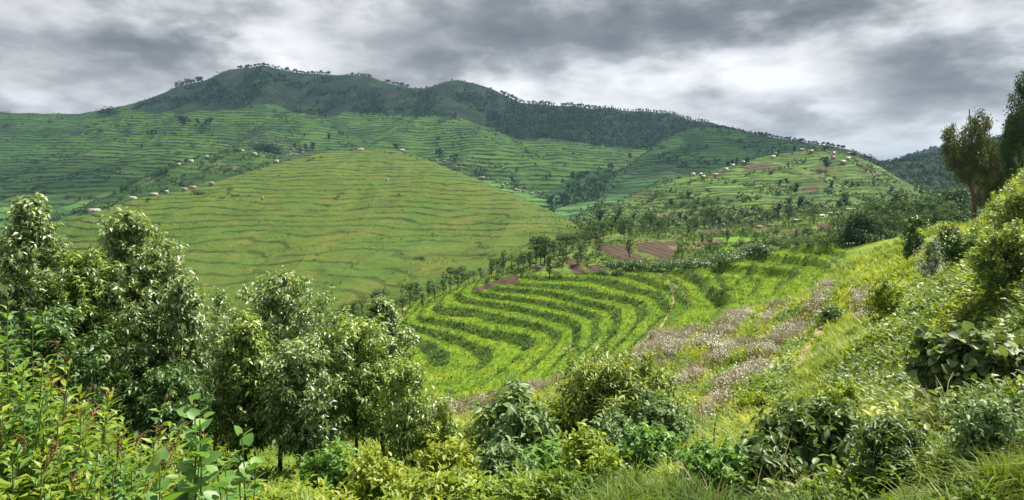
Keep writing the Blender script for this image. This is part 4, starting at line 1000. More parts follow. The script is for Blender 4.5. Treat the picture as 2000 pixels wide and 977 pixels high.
# ------------------------------------------------------------------ trees of the middle distance and beyond
def tree_proto(seed, H, kind, ml, mb, n=420, ls=.5, far=False):
    R = np.random.default_rng(seed); wb, lb = Bag(), Bag()
    t = np.linspace(0, 1, 6)[:, None]
    th = {'round': .42, 'open': .5, 'tall': .3, 'pine': .62, 'low': .12}[kind]
    st = t * [R.normal(0, .04) * H, R.normal(0, .04) * H, H * .85] + np.cumsum(R.normal(0, .008 * H, (6, 3)), 0) * [1, 1, 0]; st[0, 2] = -.4
    tube(wb, st, (H * .018 + .02) * (1 - .8 * t[:, 0]), 5)
    nl = {'round': 7, 'open': 8, 'tall': 6, 'pine': 5, 'low': 6}[kind]
    for i in range(nl):
        a = i * 2.4 + R.uniform(-.4, .4)
        if kind == 'tall': c = np.array([math.cos(a) * .06, math.sin(a) * .06, th + (1 - th) * (i + .6) / nl * .92]) * H; r = H * np.array([.11, .11, .10])
        elif kind == 'pine': c = np.array([math.cos(a) * .12, math.sin(a) * .12, R.uniform(.58, .88)]) * H; r = H * np.array([.11, .11, .12])
        elif kind == 'low': c = np.array([math.cos(a) * .28, math.sin(a) * .28, R.uniform(.3, .7)]) * H; r = H * np.array([.28, .28, .25])
        else:
            rad = R.uniform(.08, .26) if i else 0
            c = np.array([math.cos(a) * rad, math.sin(a) * rad, R.uniform(th, .88) if i else .86]) * H; r = H * np.array([.17, .17, .13]) * R.uniform(.75, 1.15)
        q = np.linspace(0, 1, 3)[:, None]; j = min(4, max(1, int(c[2] / H * 5) - 1))
        if not far: tube(wb, st[j] * (1 - q) + c * q, H * .008 * (1.1 - q[:, 0]), 3)
        k = n // nl; u = norm(R.normal(0, 1, (k, 3))) * R.uniform(.5, 1.05, (k, 1)) ** .6
        p = c + u * r
        d = norm(u * .6 + R.normal(0, .6, (k, 3)) + [0, 0, -.3])
        lb.inst(KITE[0], KITE[1], p, frames(d, norm(u + R.normal(0, .5, (k, 3)) + [0, 0, .5]), ls * R.uniform(.7, 1.3, k), ls * .6), np.clip(R.uniform(.15, .6) + .3 * u[:, 2] + R.uniform(-.2, .25, k), 0, 1))  # leaves paler on the upper side of each leaf mass
    return wb, lb, ml, mb
proto_n = {}
def put_tree(px, py, sheet, hpx, key, label, group, cat='tree', name='tree', parts=True, Y=None, sink=.0, R=random.Random(5), wide=1.0):
    p = at_ground(px, Y) if Y else hit(sheet, px, py)
    H = hpx / F * p[1]
    if (key, parts) not in proto_n:
        seed, kind, ml, mb, n, ls = PROT[key]
        wb, lb, ml, mb = tree_proto(seed, 1.0 * 10, kind, ml, mb, n, ls, far=not parts)
        if parts:
            o = empty(name, (0, 0, 0)); wb.build('trunk', mb, o, True); lb.build('crown', ml, o)
        else:
            V = np.concatenate(wb.V + lb.V)
            f4 = [f for f in wb.F[4]] + [f + wb.n for f in lb.F[4]]
            rn = np.concatenate(wb.R + lb.R)
            o = mesh_obj(name, V, [np.concatenate(f4)], ml, None, False, attrs={'tone': rn})
        proto_n[(key, parts)] = o
    else:
        o = copy_tree(proto_n[(key, parts)])
    o.name = name
    o.location = tuple(p - [0, 0, sink]); s = H / 10; w = s * R.uniform(.85, 1.2) * wide
    o.scale = (w, w, s); o.rotation_euler = (0, 0, R.uniform(0, 6.28))
    tag(o, label, cat, group); return o
PROT = {'r1': (1, 'round', M_tree, M_bark, 620, .62), 'r2': (2, 'open', M_tree2, M_bark, 520, .60), 'r3': (3, 'round', M_tree, M_bark, 560, .62), 't1': (4, 'tall', M_tree, M_bark, 480, .60),
        'o1': (5, 'open', M_tree, M_bark, 420, .55), 'l1': (6, 'low', M_tree2, M_bark, 520, .9), 'l2': (7, 'low', M_tree, M_bark, 520, .9),
        'p1': (8, 'pine', M_far, M_far, 260, 1.3), 'p2': (9, 'open', M_far, M_far, 240, 1.3), 'h1': (21, 'low', M_dark, M_bark, 620, .9), 'f1': (10, 'round', M_far, M_far, 200, 1.5), 'f2': (11, 'tall', M_far, M_far, 150, 1.4), 'f3': (12, 'low', M_far, M_far, 100, 1.8), 'f4': (13, 'open', M_far, M_far, 100, 1.4)}
RT = random.Random(11)
# along the outer edge of the terraces: px, py of the foot, Y, height px
edge_trees = [(655,652,150,40),(672,640,155,48),(690,632,158,45),(706,622,160,52),(720,655,140,28),(733,616,165,50),(748,600,168,44),(640,660,160,34),(622,640,175,30),(668,662,140,26),
 (786,618,135,48),(800,602,150,50),(812,590,155,40),(825,606,140,34),(838,585,155,40),(850,590,150,44),(865,575,160,30),(880,572,160,52),(893,568,160,44),(902,560,165,42),(915,556,170,30),(925,552,172,28),(938,548,175,26),
 (960,545,165,44),(972,540,165,36),(983,535,170,46),(998,530,172,40),(1012,530,170,34),(1022,528,172,36),(1035,525,172,36),(1047,520,175,60),(1056,518,176,58),(1064,520,176,62),(1072,512,178,46),(1082,508,185,40),
 (1093,500,190,42),(1105,495,195,40),(1118,492,200,38),(1130,488,205,42),(1142,484,208,36),(1152,478,215,38),(1163,480,215,40),(1172,500,190,34),(1134,516,170,40),(1127,522,165,30),(1097,532,158,30),(1073,548,150,52),(1146,534,150,34),(1100,520,165,38),(1017,545,155,22)]
for i, (px, py, Y, h) in enumerate(edge_trees):
    lab = 'leafy tree in the row along the outer edge of the terraces' if px > 770 else 'dark tree in the clump below the terraces behind the near row'
    put_tree(px, py, 'ground', h, RT.choice(['r1', 'o1', 'r3', 't1']), lab, 'trees along the outer terrace edge' if px > 770 else 'trees in the clump below the terraces', Y=hit_ground(px, py, 100, 230)[1], name='field_tree')
mid_trees = [(1175,470,30),(1188,464,34),(1200,468,28),(1213,462,36),(1222,470,40),(1235,466,32),(1248,460,34),(1260,462,30),(1272,456,38),(1232,506,36),(1236,512,26),(1222,520,20),(1287,470,40),(1300,464,34),(1313,496,32),(1322,500,44),(1328,504,36),(1340,462,34),(1352,470,40),(1362,458,36),(1374,480,34),(1388,500,46),(1398,496,52),(1404,498,40),(1412,470,28),(1425,478,30),(1436,498,32),(1446,494,30),(1380,440,46),(1395,444,54),(1385,442,36),
 (1450,462,26),(1466,490,30),(1478,488,34),(1482,470,22),(1490,494,22),(1500,462,18),(1512,468,24),(1525,456,28),(1533,478,20),(1545,440,30),(1552,470,26),(1560,452,28),(1575,462,30),(1583,470,26),(1594,440,50),(1610,470,30),(1620,466,34),(1630,452,30),(1638,470,46),(1645,450,30),(1652,462,24),(1662,448,28),(1672,460,34),
 (1200,440,26),(1180,448,24),(1165,452,26),(1195,444,40),(1185,447,46),(1176,446,40),(1420,440,34),(1440,436,28),(1455,446,26),(1500,440,24),(1520,436,20),(1470,452,22),(1330,448,24),(1310,450,22),(1290,448,26),(1275,450,30),(1256,448,22),(1350,446,22),(1365,450,26),(1405,452,24),(1540,462,24),(1600,456,24),(1228,452,24),(1215,450,22)]
for i, (px, py, h) in enumerate(mid_trees):
    if i % 4 == 2: continue
    h *= RT.uniform(.6, 1.3); px += RT.uniform(-5, 5)
    put_tree(px, py, 'ground', h, RT.choice(['r1', 'r2', 'o1', 'r3', 't1', 'r2']), 'small tree among the brown plots and hedges beyond the terraces', 'trees among the plots beyond the terraces', Y=hit_ground(px, py, 135, 330)[1], name='field_tree')
# thicket on the shoulder left of the eucalyptus
thick = []
for i in range(84):
    px = RT.uniform(1655, 1872); f_ = (px - 1655) / 217
    py = 492 - f_ * 44 - RT.uniform(0, 1) ** 1.3 * (62 - 20 * f_)
    thick.append((px, py, RT.uniform(30, 58)))
for (px, py, h) in thick:
    Y = float(np.clip(92 + (490 - py) * 1.6, 80, 190)) if px > 1700 else 120
    z0 = at_ground(px, Y)[2]; yy = HZ - z0 / Y * F
    hh = max(26, yy - (py - h))
    put_tree(px, py, 'ground', min(hh, 84), RT.choice(['r1', 'r3', 'l2', 'r2', 'o1', 't1']), 'dense green tree in the thicket between the crest and the terraced hill', 'trees of the thicket on the crest', Y=Y, name='thicket_tree')
# hedge bushes
bushes = [(1195 + i * 13, 530 - abs(i - 6) * .5 - (i > 14) * (i - 14) * 2.5, RT.uniform(16, 26)) for i in range(24)] + [(1185,540,14),(1172,538,14),(1205,538,14),(1500,486,20),(1512,484,24),(1526,488,22),(1540,482,16),(1462,505,28),(1472,500,26),(1484,498,24),(1600,480,20),(1616,484,24),(1632,478,22),(1650,482,26),(1670,478,26),(1690,476,28),(1712,470,28),(1730,468,26),(1745,462,24),(1655,470,18),(1555,482,16),(1578,484,18),(1180,688,12),(1128,686,14),(1190,655,10),(1415,610,10),(1460,612,12),(1410,580,16),(1420,570,14),(1640,520,14),(880,772,12),(1050,530,14),(1090,545,12)]
for (px, py, h) in bushes:
    put_tree(px, py, 'ground', h * 1.15, 'h1' if 495 < py < 545 else RT.choice(['l1', 'l2', 'l2']), 'low dark bush of the hedge between the terraces and the brown plots' if py < 545 and px < 1500 else 'low round bush scattered over the terraces and the slope',
             'bushes of the dark hedge' if py < 545 and px < 1500 else 'scattered bushes', 'bush', 'hedge_plant', Y=hit_ground(px, py, 60, 260)[1], wide=1.35)
# right hand hill: scattered trees
for i in range(70):
    px = RT.uniform(1165, 1760); yc = np.interp(px, [1125, 1345, 1590, 1760], [440, 352, 305, 355])
    py = yc + (450 - yc) * (RT.uniform(.0, 1) ** .45) * .98
    put_tree(px, py, 'terraced_hill', RT.uniform(8, 20) if i % 9 else 26, RT.choice(['f1', 'f2', 'f4', 'f1']), 'small dark tree on the terraces of the right hand hill', 'trees on the right hand hill', parts=False, name='hill_tree')
for (px, py, h) in [(1371,308,0),(1437,316,14),(1430,318,12),(1461,321,14),(1457,322,12),(1422,328,14),(1521,299,9),(1520,305,10),(1551,294,12),(1611,295,10),(1617,294,10),(1664,300,9),(1672,300,10),(1670,302,8),(1700,316,8),(1708,322,8),(1715,326,8),(1590,294,8),(1577,294,7)]:
    if h: put_tree(px, py, 'terraced_hill', h, 'f1' if h < 11 else 'f2', 'small tree beside the houses on the crest of the right hand hill', 'trees by the crest houses', parts=False, name='hill_tree')
# skyline trees
def sky_row(sheet, x0, x1, n, h0, h1, keys, label, group, ydata, dy=1.5):
    for i in range(n):
        px = x0 + (x1 - x0) * (i + RT.uniform(.1, .9)) / n
        put_tree(px, np.interp(px, *ydata) + dy, sheet, RT.uniform(h0, h1), RT.choice(keys), label, group, parts=False, name='skyline_tree', sink=1)
P_, X_, Y_, tt_, t_s = SH['mountain']
nf_ = int(np.searchsorted(t_s, 1.0)) + 2
def crest(sheet):
    P, X, Y, tt, t = SH[sheet]; nf = int(np.searchsorted(t, 1.1)); i = np.argmin(Y[:nf], 0)
    xs = X[i, np.arange(X.shape[1])]; ys = Y[i, np.arange(X.shape[1])]; o = np.argsort(xs); return xs[o], ys[o]
cm, cr2, cf2, cs = crest('mountain'), crest('back_ridge'), crest('far_ridge'), crest('scrub_hill')
for (a, b, n_, h0, h1, ks, lb_) in [(462,520,13,6,10,['p1','p2'],'umbrella shaped tree on the highest top of the mountain skyline'), (520,565,10,5,9,['p1','f4'],'small tree just right of the mountain top on the skyline'), (556,646,22,5,10,['p1','p2','f1'],'tree in the dense skyline row on the right shoulder of the top'),
      (684,728,12,5,9,['f1','f4'],'small skyline tree where the ridge starts to drop'), (754,797,9,7,11,['p1','p2'],'umbrella shaped tree in the clump at the saddle of the ridge'), (800,850,6,3,6,['f1'],'tiny skyline tree in the saddle'), (868,960,10,3,6,['f1','f3'],'tiny tree on the second rounded top of the ridge'),
      (980,1012,11,8,12,['p1','f1','f4'],'tree in the clump right of the second rounded top'), (1012,1085,18,6,10,['f1','f4'],'dark tree on the middle part of the long ridge'), (1096,1172,24,6,10,['p1','p2','f1'],'tall dark tree in the wood on the long ridge skyline'), (1172,1385,44,5,9,['f2','f1'],'small conifer like tree on the falling right part of the long ridge'), (343,395,12,8,13,['f3','f1'],'dark tree in the low clump on the left skyline of the mountain')]:
    sky_row('mountain', a, b, n_, h0, h1, ks, lb_, 'trees on the mountain skyline', cm)
sky_row('back_ridge', 1392, 1500, 26, 5, 9, ['f1', 'f4', 'f2'], 'small tree on the left part of the back ridge skyline', 'trees on the back ridge skyline', cr2)
sky_row('back_ridge', 1475, 1650, 40, 6, 10, ['p1', 'p2', 'f1'], 'tree of the close row along the back ridge skyline', 'trees on the back ridge skyline', cr2)
sky_row('far_ridge', 1690, 1900, 26, 4, 8, ['f1', 'f2'], 'tiny tree on the far wooded ridge at the right', 'trees on the far ridge', cf2)
sky_row('scrub_hill', 1740, 1960, 14, 4, 7, ['f1', 'f3'], 'tiny tree on top of the scrubby hill behind the eucalyptus', 'trees on the scrubby hill', cs)
# scattered on the mountain: px, py, h, w-key
mt = [(205,225,16,'f3'),(214,224,16,'f3'),(222,224,15,'f3'),(196,224,10,'f3'),(356,248,20,'f1'),(362,240,14,'f3'),(386,246,14,'f1'),(396,252,14,'f3'),(404,248,16,'f1'),(412,244,14,'f1'),(400,258,12,'f3'),(288,266,12,'f2'),(296,266,14,'f2'),(304,264,12,'f2'),(275,288,10,'f3'),(310,286,8,'f3'),(250,262,12,'f3'),(228,248,8,'f3'),(195,258,9,'f3'),(240,262,8,'f3'),(348,302,7,'f3'),(375,287,8,'f3'),(570,265,7,'f1'),(560,240,5,'f3'),(550,232,5,'f3'),(643,276,16,'f2'),(663,264,8,'f1'),(669,266,8,'f1'),(610,296,20,'f2'),(597,296,16,'f2'),(576,290,12,'f2'),(585,300,12,'f1'),
 (516,298,22,'f3'),(524,300,22,'f3'),(532,300,20,'f3'),(508,296,14,'f3'),(540,312,16,'f1'),(546,310,12,'f1'),(544,300,10,'f1'),(780,236,7,'f3'),(860,240,7,'f3'),(854,275,8,'f2'),(885,288,6,'f1'),(930,265,5,'f1'),(969,268,6,'f1'),(950,272,6,'f1'),(853,306,14,'f2'),(858,304,16,'f2'),(862,306,12,'f1'),(886,310,10,'f3'),(892,310,10,'f1'),(887,318,12,'f2'),(924,312,6,'f1'),(970,282,5,'f3'),(975,284,5,'f3'),(1028,298,8,'f3'),(1033,301,7,'f3'),(1020,310,6,'f1'),(967,330,7,'f1'),(928,342,10,'f3'),(937,342,10,'f3'),(942,344,9,'f3'),(1009,340,10,'f1'),(955,348,8,'f3'),(1000,358,14,'f1'),(1006,360,12,'f3'),(1024,372,8,'f1'),(1074,350,12,'f2'),(1066,350,10,'f3'),(1105,325,8,'f3'),(1044,324,7,'f1'),
 (1195,335,16,'f1'),(1190,332,12,'f1'),(1235,345,12,'f1'),(1240,343,12,'f3'),(1230,312,14,'f2'),(1165,288,10,'f1'),(1160,285,8,'f3'),(1163,378,20,'f3'),(1158,392,20,'f1'),(1166,394,22,'f3'),(1155,360,16,'f3'),(1140,375,10,'f3'),(1176,350,10,'f3'),(1075,404,22,'f1'),(1082,404,14,'f3'),(1098,396,20,'f1'),(1104,398,20,'f1'),(1110,404,16,'f3'),(1116,412,18,'f1'),(1092,412,10,'f3'),(1120,424,14,'f3'),(1128,430,12,'f3'),(1240,330,7,'f1'),(1270,350,6,'f3'),(1268,346,7,'f1'),(630,240,5,'f3'),(700,215,8,'f3'),(650,210,12,'f3'),(640,205,12,'f3'),(655,200,10,'f3'),(620,206,8,'f1'),(745,214,10,'f3'),(738,218,9,'f3'),(670,204,9,'f3'),(505,186,8,'f3'),(840,215,12,'f3'),(848,205,12,'f3'),(720,216,10,'f3'),(800,212,9,'f3'),(815,218,10,'f3'),(785,218,8,'f3'),
 (975,240,16,'f2'),(965,236,16,'f2'),(955,240,14,'f2'),(80,350,6,'f3'),(70,320,6,'f3'),(90,268,6,'f3'),(98,240,6,'f3'),(10,250,8,'f3'),(85,378,8,'f3'),(70,382,6,'f3'),(155,393,8,'f1'),(150,395,6,'f3'),(340,265,5,'f1')]
for (px, py, h, k) in mt:
    put_tree(px, py, 'mountain', h, k, 'dark tree or thicket dotted over the terraced flank of the mountain' if px < 1060 else 'dark tree in the side valley between the mountain and the right hand hill',
             'trees scattered on the mountain' if px < 1060 else 'trees of the side valley', parts=False, name='slope_tree', wide=1.5 if k == 'f3' else 1)
for (px, py, h, k) in [(308,345,10,'f3'),(314,342,12,'f3'),(320,340,12,'f3'),(326,340,10,'f1'),(364,320,10,'f1'),(370,318,6,'f3'),(443,296,6,'f1'),(340,325,5,'f3'),(455,315,4,'f3'),(375,330,5,'f3'),(400,335,5,'f3')]:
    put_tree(px, py, 'spur', h, k, 'small dark tree or bush on the darker green spur', 'trees on the spur', parts=False, name='slope_tree', wide=1.3)
# bushes on the grassy hill
hb = [(773,292,11,'f1'),(779,296,5,'f3'),(760,300,4,'f3'),(765,301,4,'f3'),(752,299,4,'f3'),(790,302,5,'f3'),(802,306,4,'f3'),(815,312,4,'f3'),(605,314,5,'f3'),(612,312,5,'f3'),(627,312,7,'f4'),(600,316,4,'f3'),(380,378,7,'f3'),(386,380,8,'f3'),(394,380,7,'f3'),(450,372,8,'f3'),(446,380,6,'f3'),(455,385,7,'f3'),(462,384,5,'f3'),(430,388,5,'f3'),(436,388,5,'f3'),(500,396,4,'f3'),(702,372,4,'f3'),(780,382,5,'f3'),(660,386,4,'f3'),(620,500,5,'f3'),(785,498,5,'f3'),(812,508,8,'f3'),(820,508,8,'f3'),(826,508,7,'f3'),(845,458,4,'f3'),(786,412,4,'f3'),(615,510,5,'f3'),(910,340,4,'f3'),(890,332,5,'f3'),(880,328,5,'f3'),(920,344,5,'f3'),(290,395,8,'f1'),(545,345,4,'f3'),(700,330,3,'f3')]
for (px, py, h, k) in hb:
    put_tree(px, py, 'grassy_hill', h, k, 'small dark bush on the grassy hill' if k != 'f1' else 'small dark tree on the crest line of the grassy hill', 'bushes on the grassy hill', 'bush', parts=False, name='hill_bush', wide=1.6)

# ------------------------------------------------------------------ scrub: what nobody could count, one mass per hill
def scrub(name, label, sheet, n, cond, s0, s1, matl, seed, k=9):
    R = np.random.default_rng(seed); P, X, Y, tt, t = SH[sheet]; nf = int(np.searchsorted(t, 1.02))
    iy = R.integers(2, nf, n * 6); ix = R.integers(0, P.shape[1], n * 6)
    px, py = X[iy, ix], Y[iy, ix]; ok = cond(px, py, P[iy, ix], R) & (px > -60) & (px < 2060)
    p = P[iy, ix][ok][:n]; b = Bag(); m = len(p)
    sz = R.uniform(s0, s1, m) * R.uniform(.5, 1.2, m)
    c = np.repeat(p, k, 0) + norm(R.normal(0, 1, (m * k, 3))) * [1, 1, .7] * np.repeat(sz, k)[:, None] * .55; c[:, 2] += np.repeat(sz, k) * .35
    d = norm(R.normal(0, 1, (m * k, 3))); b.inst(KITE[0], KITE[1], c, frames(d, norm(R.normal(0, .6, (m * k, 3)) + [0, 0, 1]), np.repeat(sz, k) * .8, np.repeat(sz, k) * .6), np.clip(np.repeat(R.uniform(0, .8, m), k) + R.uniform(0, .2, m * k), 0, 1))
    o = b.build(name, matl); tag(o, label, None, None, 'stuff'); return o
def c_m(px, py, p, R):
    yl = np.interp(px, [a for a, b in scrub_line], [b for a, b in scrub_line])
    return (py < yl + 2) & (py > np.interp(px, *cm) + 7) & (px > 260) & (fbm(p[:, 0] / 90, p[:, 2] / 60, 3, 5) > .05 - (px > 950) * .5)
M_scrub = leaf_mat('mountain_scrub_leaf', (.024, .050, .018), (.045, .09, .028), (.08, .14, .04), rough=.8, trans=.1, spec=.1)
scrub('scrub', 'dark scrub and young wood covering the top of the mountain', 'mountain', 8000, c_m, 3, 7, M_scrub, 801, 8)
scrub('scrub', 'dark wood on the long right part of the mountain ridge', 'mountain', 4200, lambda px, py, p, R: (py < np.interp(px, [a for a, b in scrub_line], [b for a, b in scrub_line])) & (px > 985) & (py > np.interp(px, *cm) + 3) & (px < 1370), 3.5, 8, M_scrub, 811, 8)
scrub('scrub', 'hedge plants and weeds along the mountain terraces', 'mountain', 4500, lambda px, py, p, R: (fbm(p[:, 0] / 70, p[:, 1] / 70, 3, 15) > .18), 2, 4.5, M_scrub, 802, 5)
scrub('scrub', 'bushy growth in the side valley', 'mountain', 1500, lambda px, py, p, R: inpoly(px, py, [(1050,385),(1120,345),(1180,330),(1240,345),(1200,390),(1150,430),(1090,430)]), 4, 8, M_scrub, 803, 10)
scrub('scrub', 'weeds and shrubs on the right hand hill', 'terraced_hill', 4500, lambda px, py, p, R: (fbm(p[:, 0] / 30, p[:, 1] / 30, 3, 15) > .05) | (py > 405), .8, 2.6, M_tree, 804, 7)
scrub('scrub', 'scrub on the back ridge', 'back_ridge', 2500, lambda px, py, p, R: (fbm(p[:, 0] / 70, p[:, 1] / 70, 3, 15) > .1), 2, 5, M_scrub, 805, 6)
scrub('scrub', 'scrub and young wood on the far hills', 'scrub_hill', 2500, lambda px, py, p, R: px > 1680, 2, 5, M_scrub, 806, 6)
scrub('scrub', 'wood on the far ridge', 'far_ridge', 2500, lambda px, py, p, R: px > 1640, 8, 16, M_far, 807, 6)
scrub('scrub', 'tufts and low weeds on the grassy hill', 'grassy_hill', 9000, lambda px, py, p, R: fbm(p[:, 0] / 25, p[:, 2] / 5, 3, 15) > .12, .35, .9, M_hedge, 808, 5)
scrub('scrub', 'shrubs on the darker spur', 'spur', 1800, lambda px, py, p, R: fbm(p[:, 0] / 25, p[:, 2] / 9, 3, 15) > -.05, 1.2, 3, M_scrub, 809, 7)

# ------------------------------------------------------------------ houses
M_wall = plain_mat('mud_wall', (.27, .21, .16), .9, scale=2)
M_wallw = plain_mat('whitewashed_wall', (.46, .42, .35), .85, scale=2, var=.12)
M_tin = plain_mat('pale_tin_roof', (.40, .39, .37), .45, .2, .18, 1.5)
M_rust = plain_mat('rusty_tin_roof', (.36, .26, .20), .6, .1, .3, 1.5)
M_doorm = plain_mat('dark_wood', (.06, .045, .035), .7)
def quadbox(x0, x1, y0, y1, z0, z1):
    V = np.array([[x0,y0,z0],[x1,y0,z0],[x1,y1,z0],[x0,y1,z0],[x0,y0,z1],[x1,y0,z1],[x1,y1,z1],[x0,y1,z1]], float)
    return V, np.array([[0,3,2,1],[4,5,6,7],[0,1,5,4],[1,2,6,5],[2,3,7,6],[3,0,4,7]])
def house_proto(mw, mr, w=9., d=6., h=2.6, rise=1.2):
    o = empty('farm_house', (0, 0, 0))
    b = Bag(); V, Fq = quadbox(-w/2, w/2, -d/2, d/2, -2.2, h); b.add(V, Fq, .5)
    for s_ in (-1, 1):
        x = s_ * w / 2; b.add(np.array([[x, -d/2, h], [x, d/2, h], [x, 0, h + rise]]), np.array([[0, 1, 2]]), .5)
    b.build('wall', mw, o)
    b = Bag()
    for s_ in (-1, 1):
        ex, ey, th = .45, .5, .08
        zl = h - rise * (ey / (d / 2)) + .04
        A_ = [[-w/2-ex, s_*(d/2+ey), zl], [w/2+ex, s_*(d/2+ey), zl], [w/2+ex, 0, h+rise+.04], [-w/2-ex, 0, h+rise+.04]]
        V = np.array(A_ + [[p[0], p[1], p[2] + th] for p in A_])
        b.add(V, np.array([[0,3,2,1],[4,5,6,7],[0,1,5,4],[1,2,6,5],[2,3,7,6],[3,0,4,7]]), .5)
    b.build('roof', mr, o)
    b = Bag(); V, Fq = quadbox(-.5, .5, -d/2-.04, -d/2+.02, -.1, 2.0); b.add(V, Fq, .5); b.build('door', M_doorm, o)
    for x in (-2.8, 2.6):
        b = Bag(); V, Fq = quadbox(x-.45, x+.45, -d/2-.04, -d/2+.02, .9, 1.75); b.add(V, Fq, .5); b.build('window', M_doorm, o)
    return o
HP = [house_proto(M_wall, M_tin), house_proto(M_wallw, M_tin), house_proto(M_wall, M_rust), house_proto(M_wallw, M_tin, 7, 5, 2.4, .6)]
used_h = [False] * 4
def put_house(px, py, wpx, sheet, k, label, group, rz=None, hs=1.0):
    p = hit(sheet, px, py)
    if not used_h[k]: o = HP[k]; used_h[k] = True
    else: o = copy_tree(HP[k])
    wd = 9.0 if k < 3 else 7.0
    s_ = wpx * .7 / F * p[1] / wd
    o.location = (p[0], p[1] - 1.5 * s_, p[2] + .4); o.scale = (s_, min(s_, 1.2), min(1.25, max(.55, s_ * .85)) * hs)
    o.rotation_euler = (0, 0, RT.uniform(-.35, .35) if rz is None else rz)
    tag(o, label, 'house', group)
for (px, py, w, k, lb_) in [(187,411,26,1,'long pale house with a brown side wall on the left shoulder of the grassy hill'),(261,390,18,1,'white roofed house second from the left along the grassy hill ridge'),(303,383,18,0,'low white roofed house third along the ridge of the grassy hill'),(326,378,10,0,'tiny white roofed hut beside the third ridge house'),(361,373,12,2,'brown hut on the ridge of the grassy hill beside dark bushes'),(378,369,14,2,'long brown roofed hut higher on the ridge of the grassy hill'),(415,361,12,2,'low brown hut topmost of the huts along the left ridge'),(705,294,16,1,'low house with a thin white roof on the top of the grassy hill'),(785,295,14,1,'white roofed house half hidden beside the tree on the grassy hill top'),(757,353,6,3,'tiny white hut alone on the face of the grassy hill'),(513,391,6,2,'tiny reddish hut alone on the left face of the grassy hill')]:
    put_house(px, py, w, 'grassy_hill', k, lb_, 'houses on the grassy hill', hs=.8)
for (px, py, w, k) in [(541,318,11,1),(474,297,9,1),(498,303,10,1),(374,317,12,1),(349,324,9,0),(404,309,9,0)]:
    put_house(px, py, w, 'spur', k, {541:'white house at the right end of the spur by a dark tree',474:'pale house on the brown terrace at the top of the spur',498:'white house right of the pale one on the spur top',374:'white roofed house halfway along the spur crest',349:'lowest white roofed house on the spur crest',404:'thin roofed house between the others on the spur crest'}[px], 'houses on the spur')
for (px, py) in [(500,281),(512,259),(542,276),(551,286),(556,295),(567,297),(574,293),(567,303),(579,309),(584,296),(591,299),(530,284),(561,306),(598,304)]:
    put_house(px, py, RT.uniform(6, 8.5), 'mountain', RT.choice([0, 1, 2, 3]), 'tiny pale roofed house in the village around the dark grove on the mountain flank', 'village on the mountain flank')
for (px, py) in [(854,315),(876,311),(895,320),(907,311),(921,322),(901,328),(932,316),(947,317),(963,320),(980,324),(982,330),(995,332),(1001,339),(942,349),(952,349),(971,355),(981,363),(1008,372),(1014,374),(1022,375),(1055,378),(868,316),(884,314),(915,314),(890,328),(940,325),(990,362)]:
    put_house(px, py, RT.uniform(6, 9) if px != 942 else 14, 'mountain', RT.choice([0, 1, 2, 3]), 'small house in the village string behind the right slope of the grassy hill' if px != 942 else 'long white roofed building in the village behind the grassy hill', 'village behind the grassy hill')
put_house(1039, 379, 10, 'mountain', 3, 'square white house at the lower end of the village string', 'village behind the grassy hill')
for (px, py, w, k, lb_) in [(1353,344,11,1,'leftmost white roofed house on the crest of the right hand hill'),(1368,344,9,0,'tin roofed house beside the leftmost crest house'),(1373,349,11,2,'brown house just below the leftmost crest houses'),(1397,345,11,2,'brown walled house with pale roof alone on the lower crest'),(1417,334,11,1,'tall looking white house with a big pale gable on the crest'),(1431,327,9,1,'small white house above the tall looking crest house'),(1452,321,12,0,'tin roofed house beside two slim trees on the crest'),(1509,310,12,1,'white roofed house on the brown terrace of the right hand hill'),(1516,304,9,0,'small tin roofed house above the brown terrace'),(1564,293,11,2,'dull roofed house at the left end of the hill top'),(1584,299,11,2,'brown house in the middle of the hill top'),(1628,303,9,1,'white house left of the tree on the hill top'),(1627,311,9,2,'low brown house under the hill top trees'),(1655,313,13,1,'bright pink and white walled house near the right end of the hill top'),(1659,303,15,0,'long tin roofed building at the right end of the hill top'),(1646,321,12,0,'tin roofed house lowest below the hill top group')]:
    put_house(px, py, w, 'terraced_hill', k, lb_, 'houses on the right hand hill')
for (px, py, w, k, lb_) in [(1351,312,7,0,'tiny grey house on the back ridge flank, left one'),(1370,315,7,2,'tiny house on the back ridge flank, right one')]:
    put_house(px, py, w, 'back_ridge', k, lb_, 'houses on the back ridge')
for (px, py, w, k, lb_) in [(1602,424,20,1,'white roofed house left of a dark tree above the square brown plot'),(1628,420,22,0,'pale flat roofed shed right of the dark tree above the brown plot'),(1661,412,24,0,'long pale roofed shed at the edge of the thicket'),(1555,434,24,0,'low grey roofed shed among trees left of the brown plot'),(1505,442,16,0,'small pale roofed shed beside the bright green meadow'),(1482,445,14,2,'little brown shed by the bright green meadow'),(1412,452,12,2,'brown hut at the corner of the bright green meadow')]:
    w *= .8; P1 = hit_ground(px, py, 150, 340)
    if not used_h[k]: o = HP[k]; used_h[k] = True
    else: o = copy_tree(HP[k])
    s_ = w / F * P1[1] / 9.0; o.location = (P1[0], P1[1], P1[2] + .2); o.scale = (s_ * .9, s_ * .9, s_ * .55); o.rotation_euler = (0, 0, RT.uniform(-.3, .3)); tag(o, lb_, 'shed' if 'shed' in lb_ else 'house', 'sheds beyond the terraces')
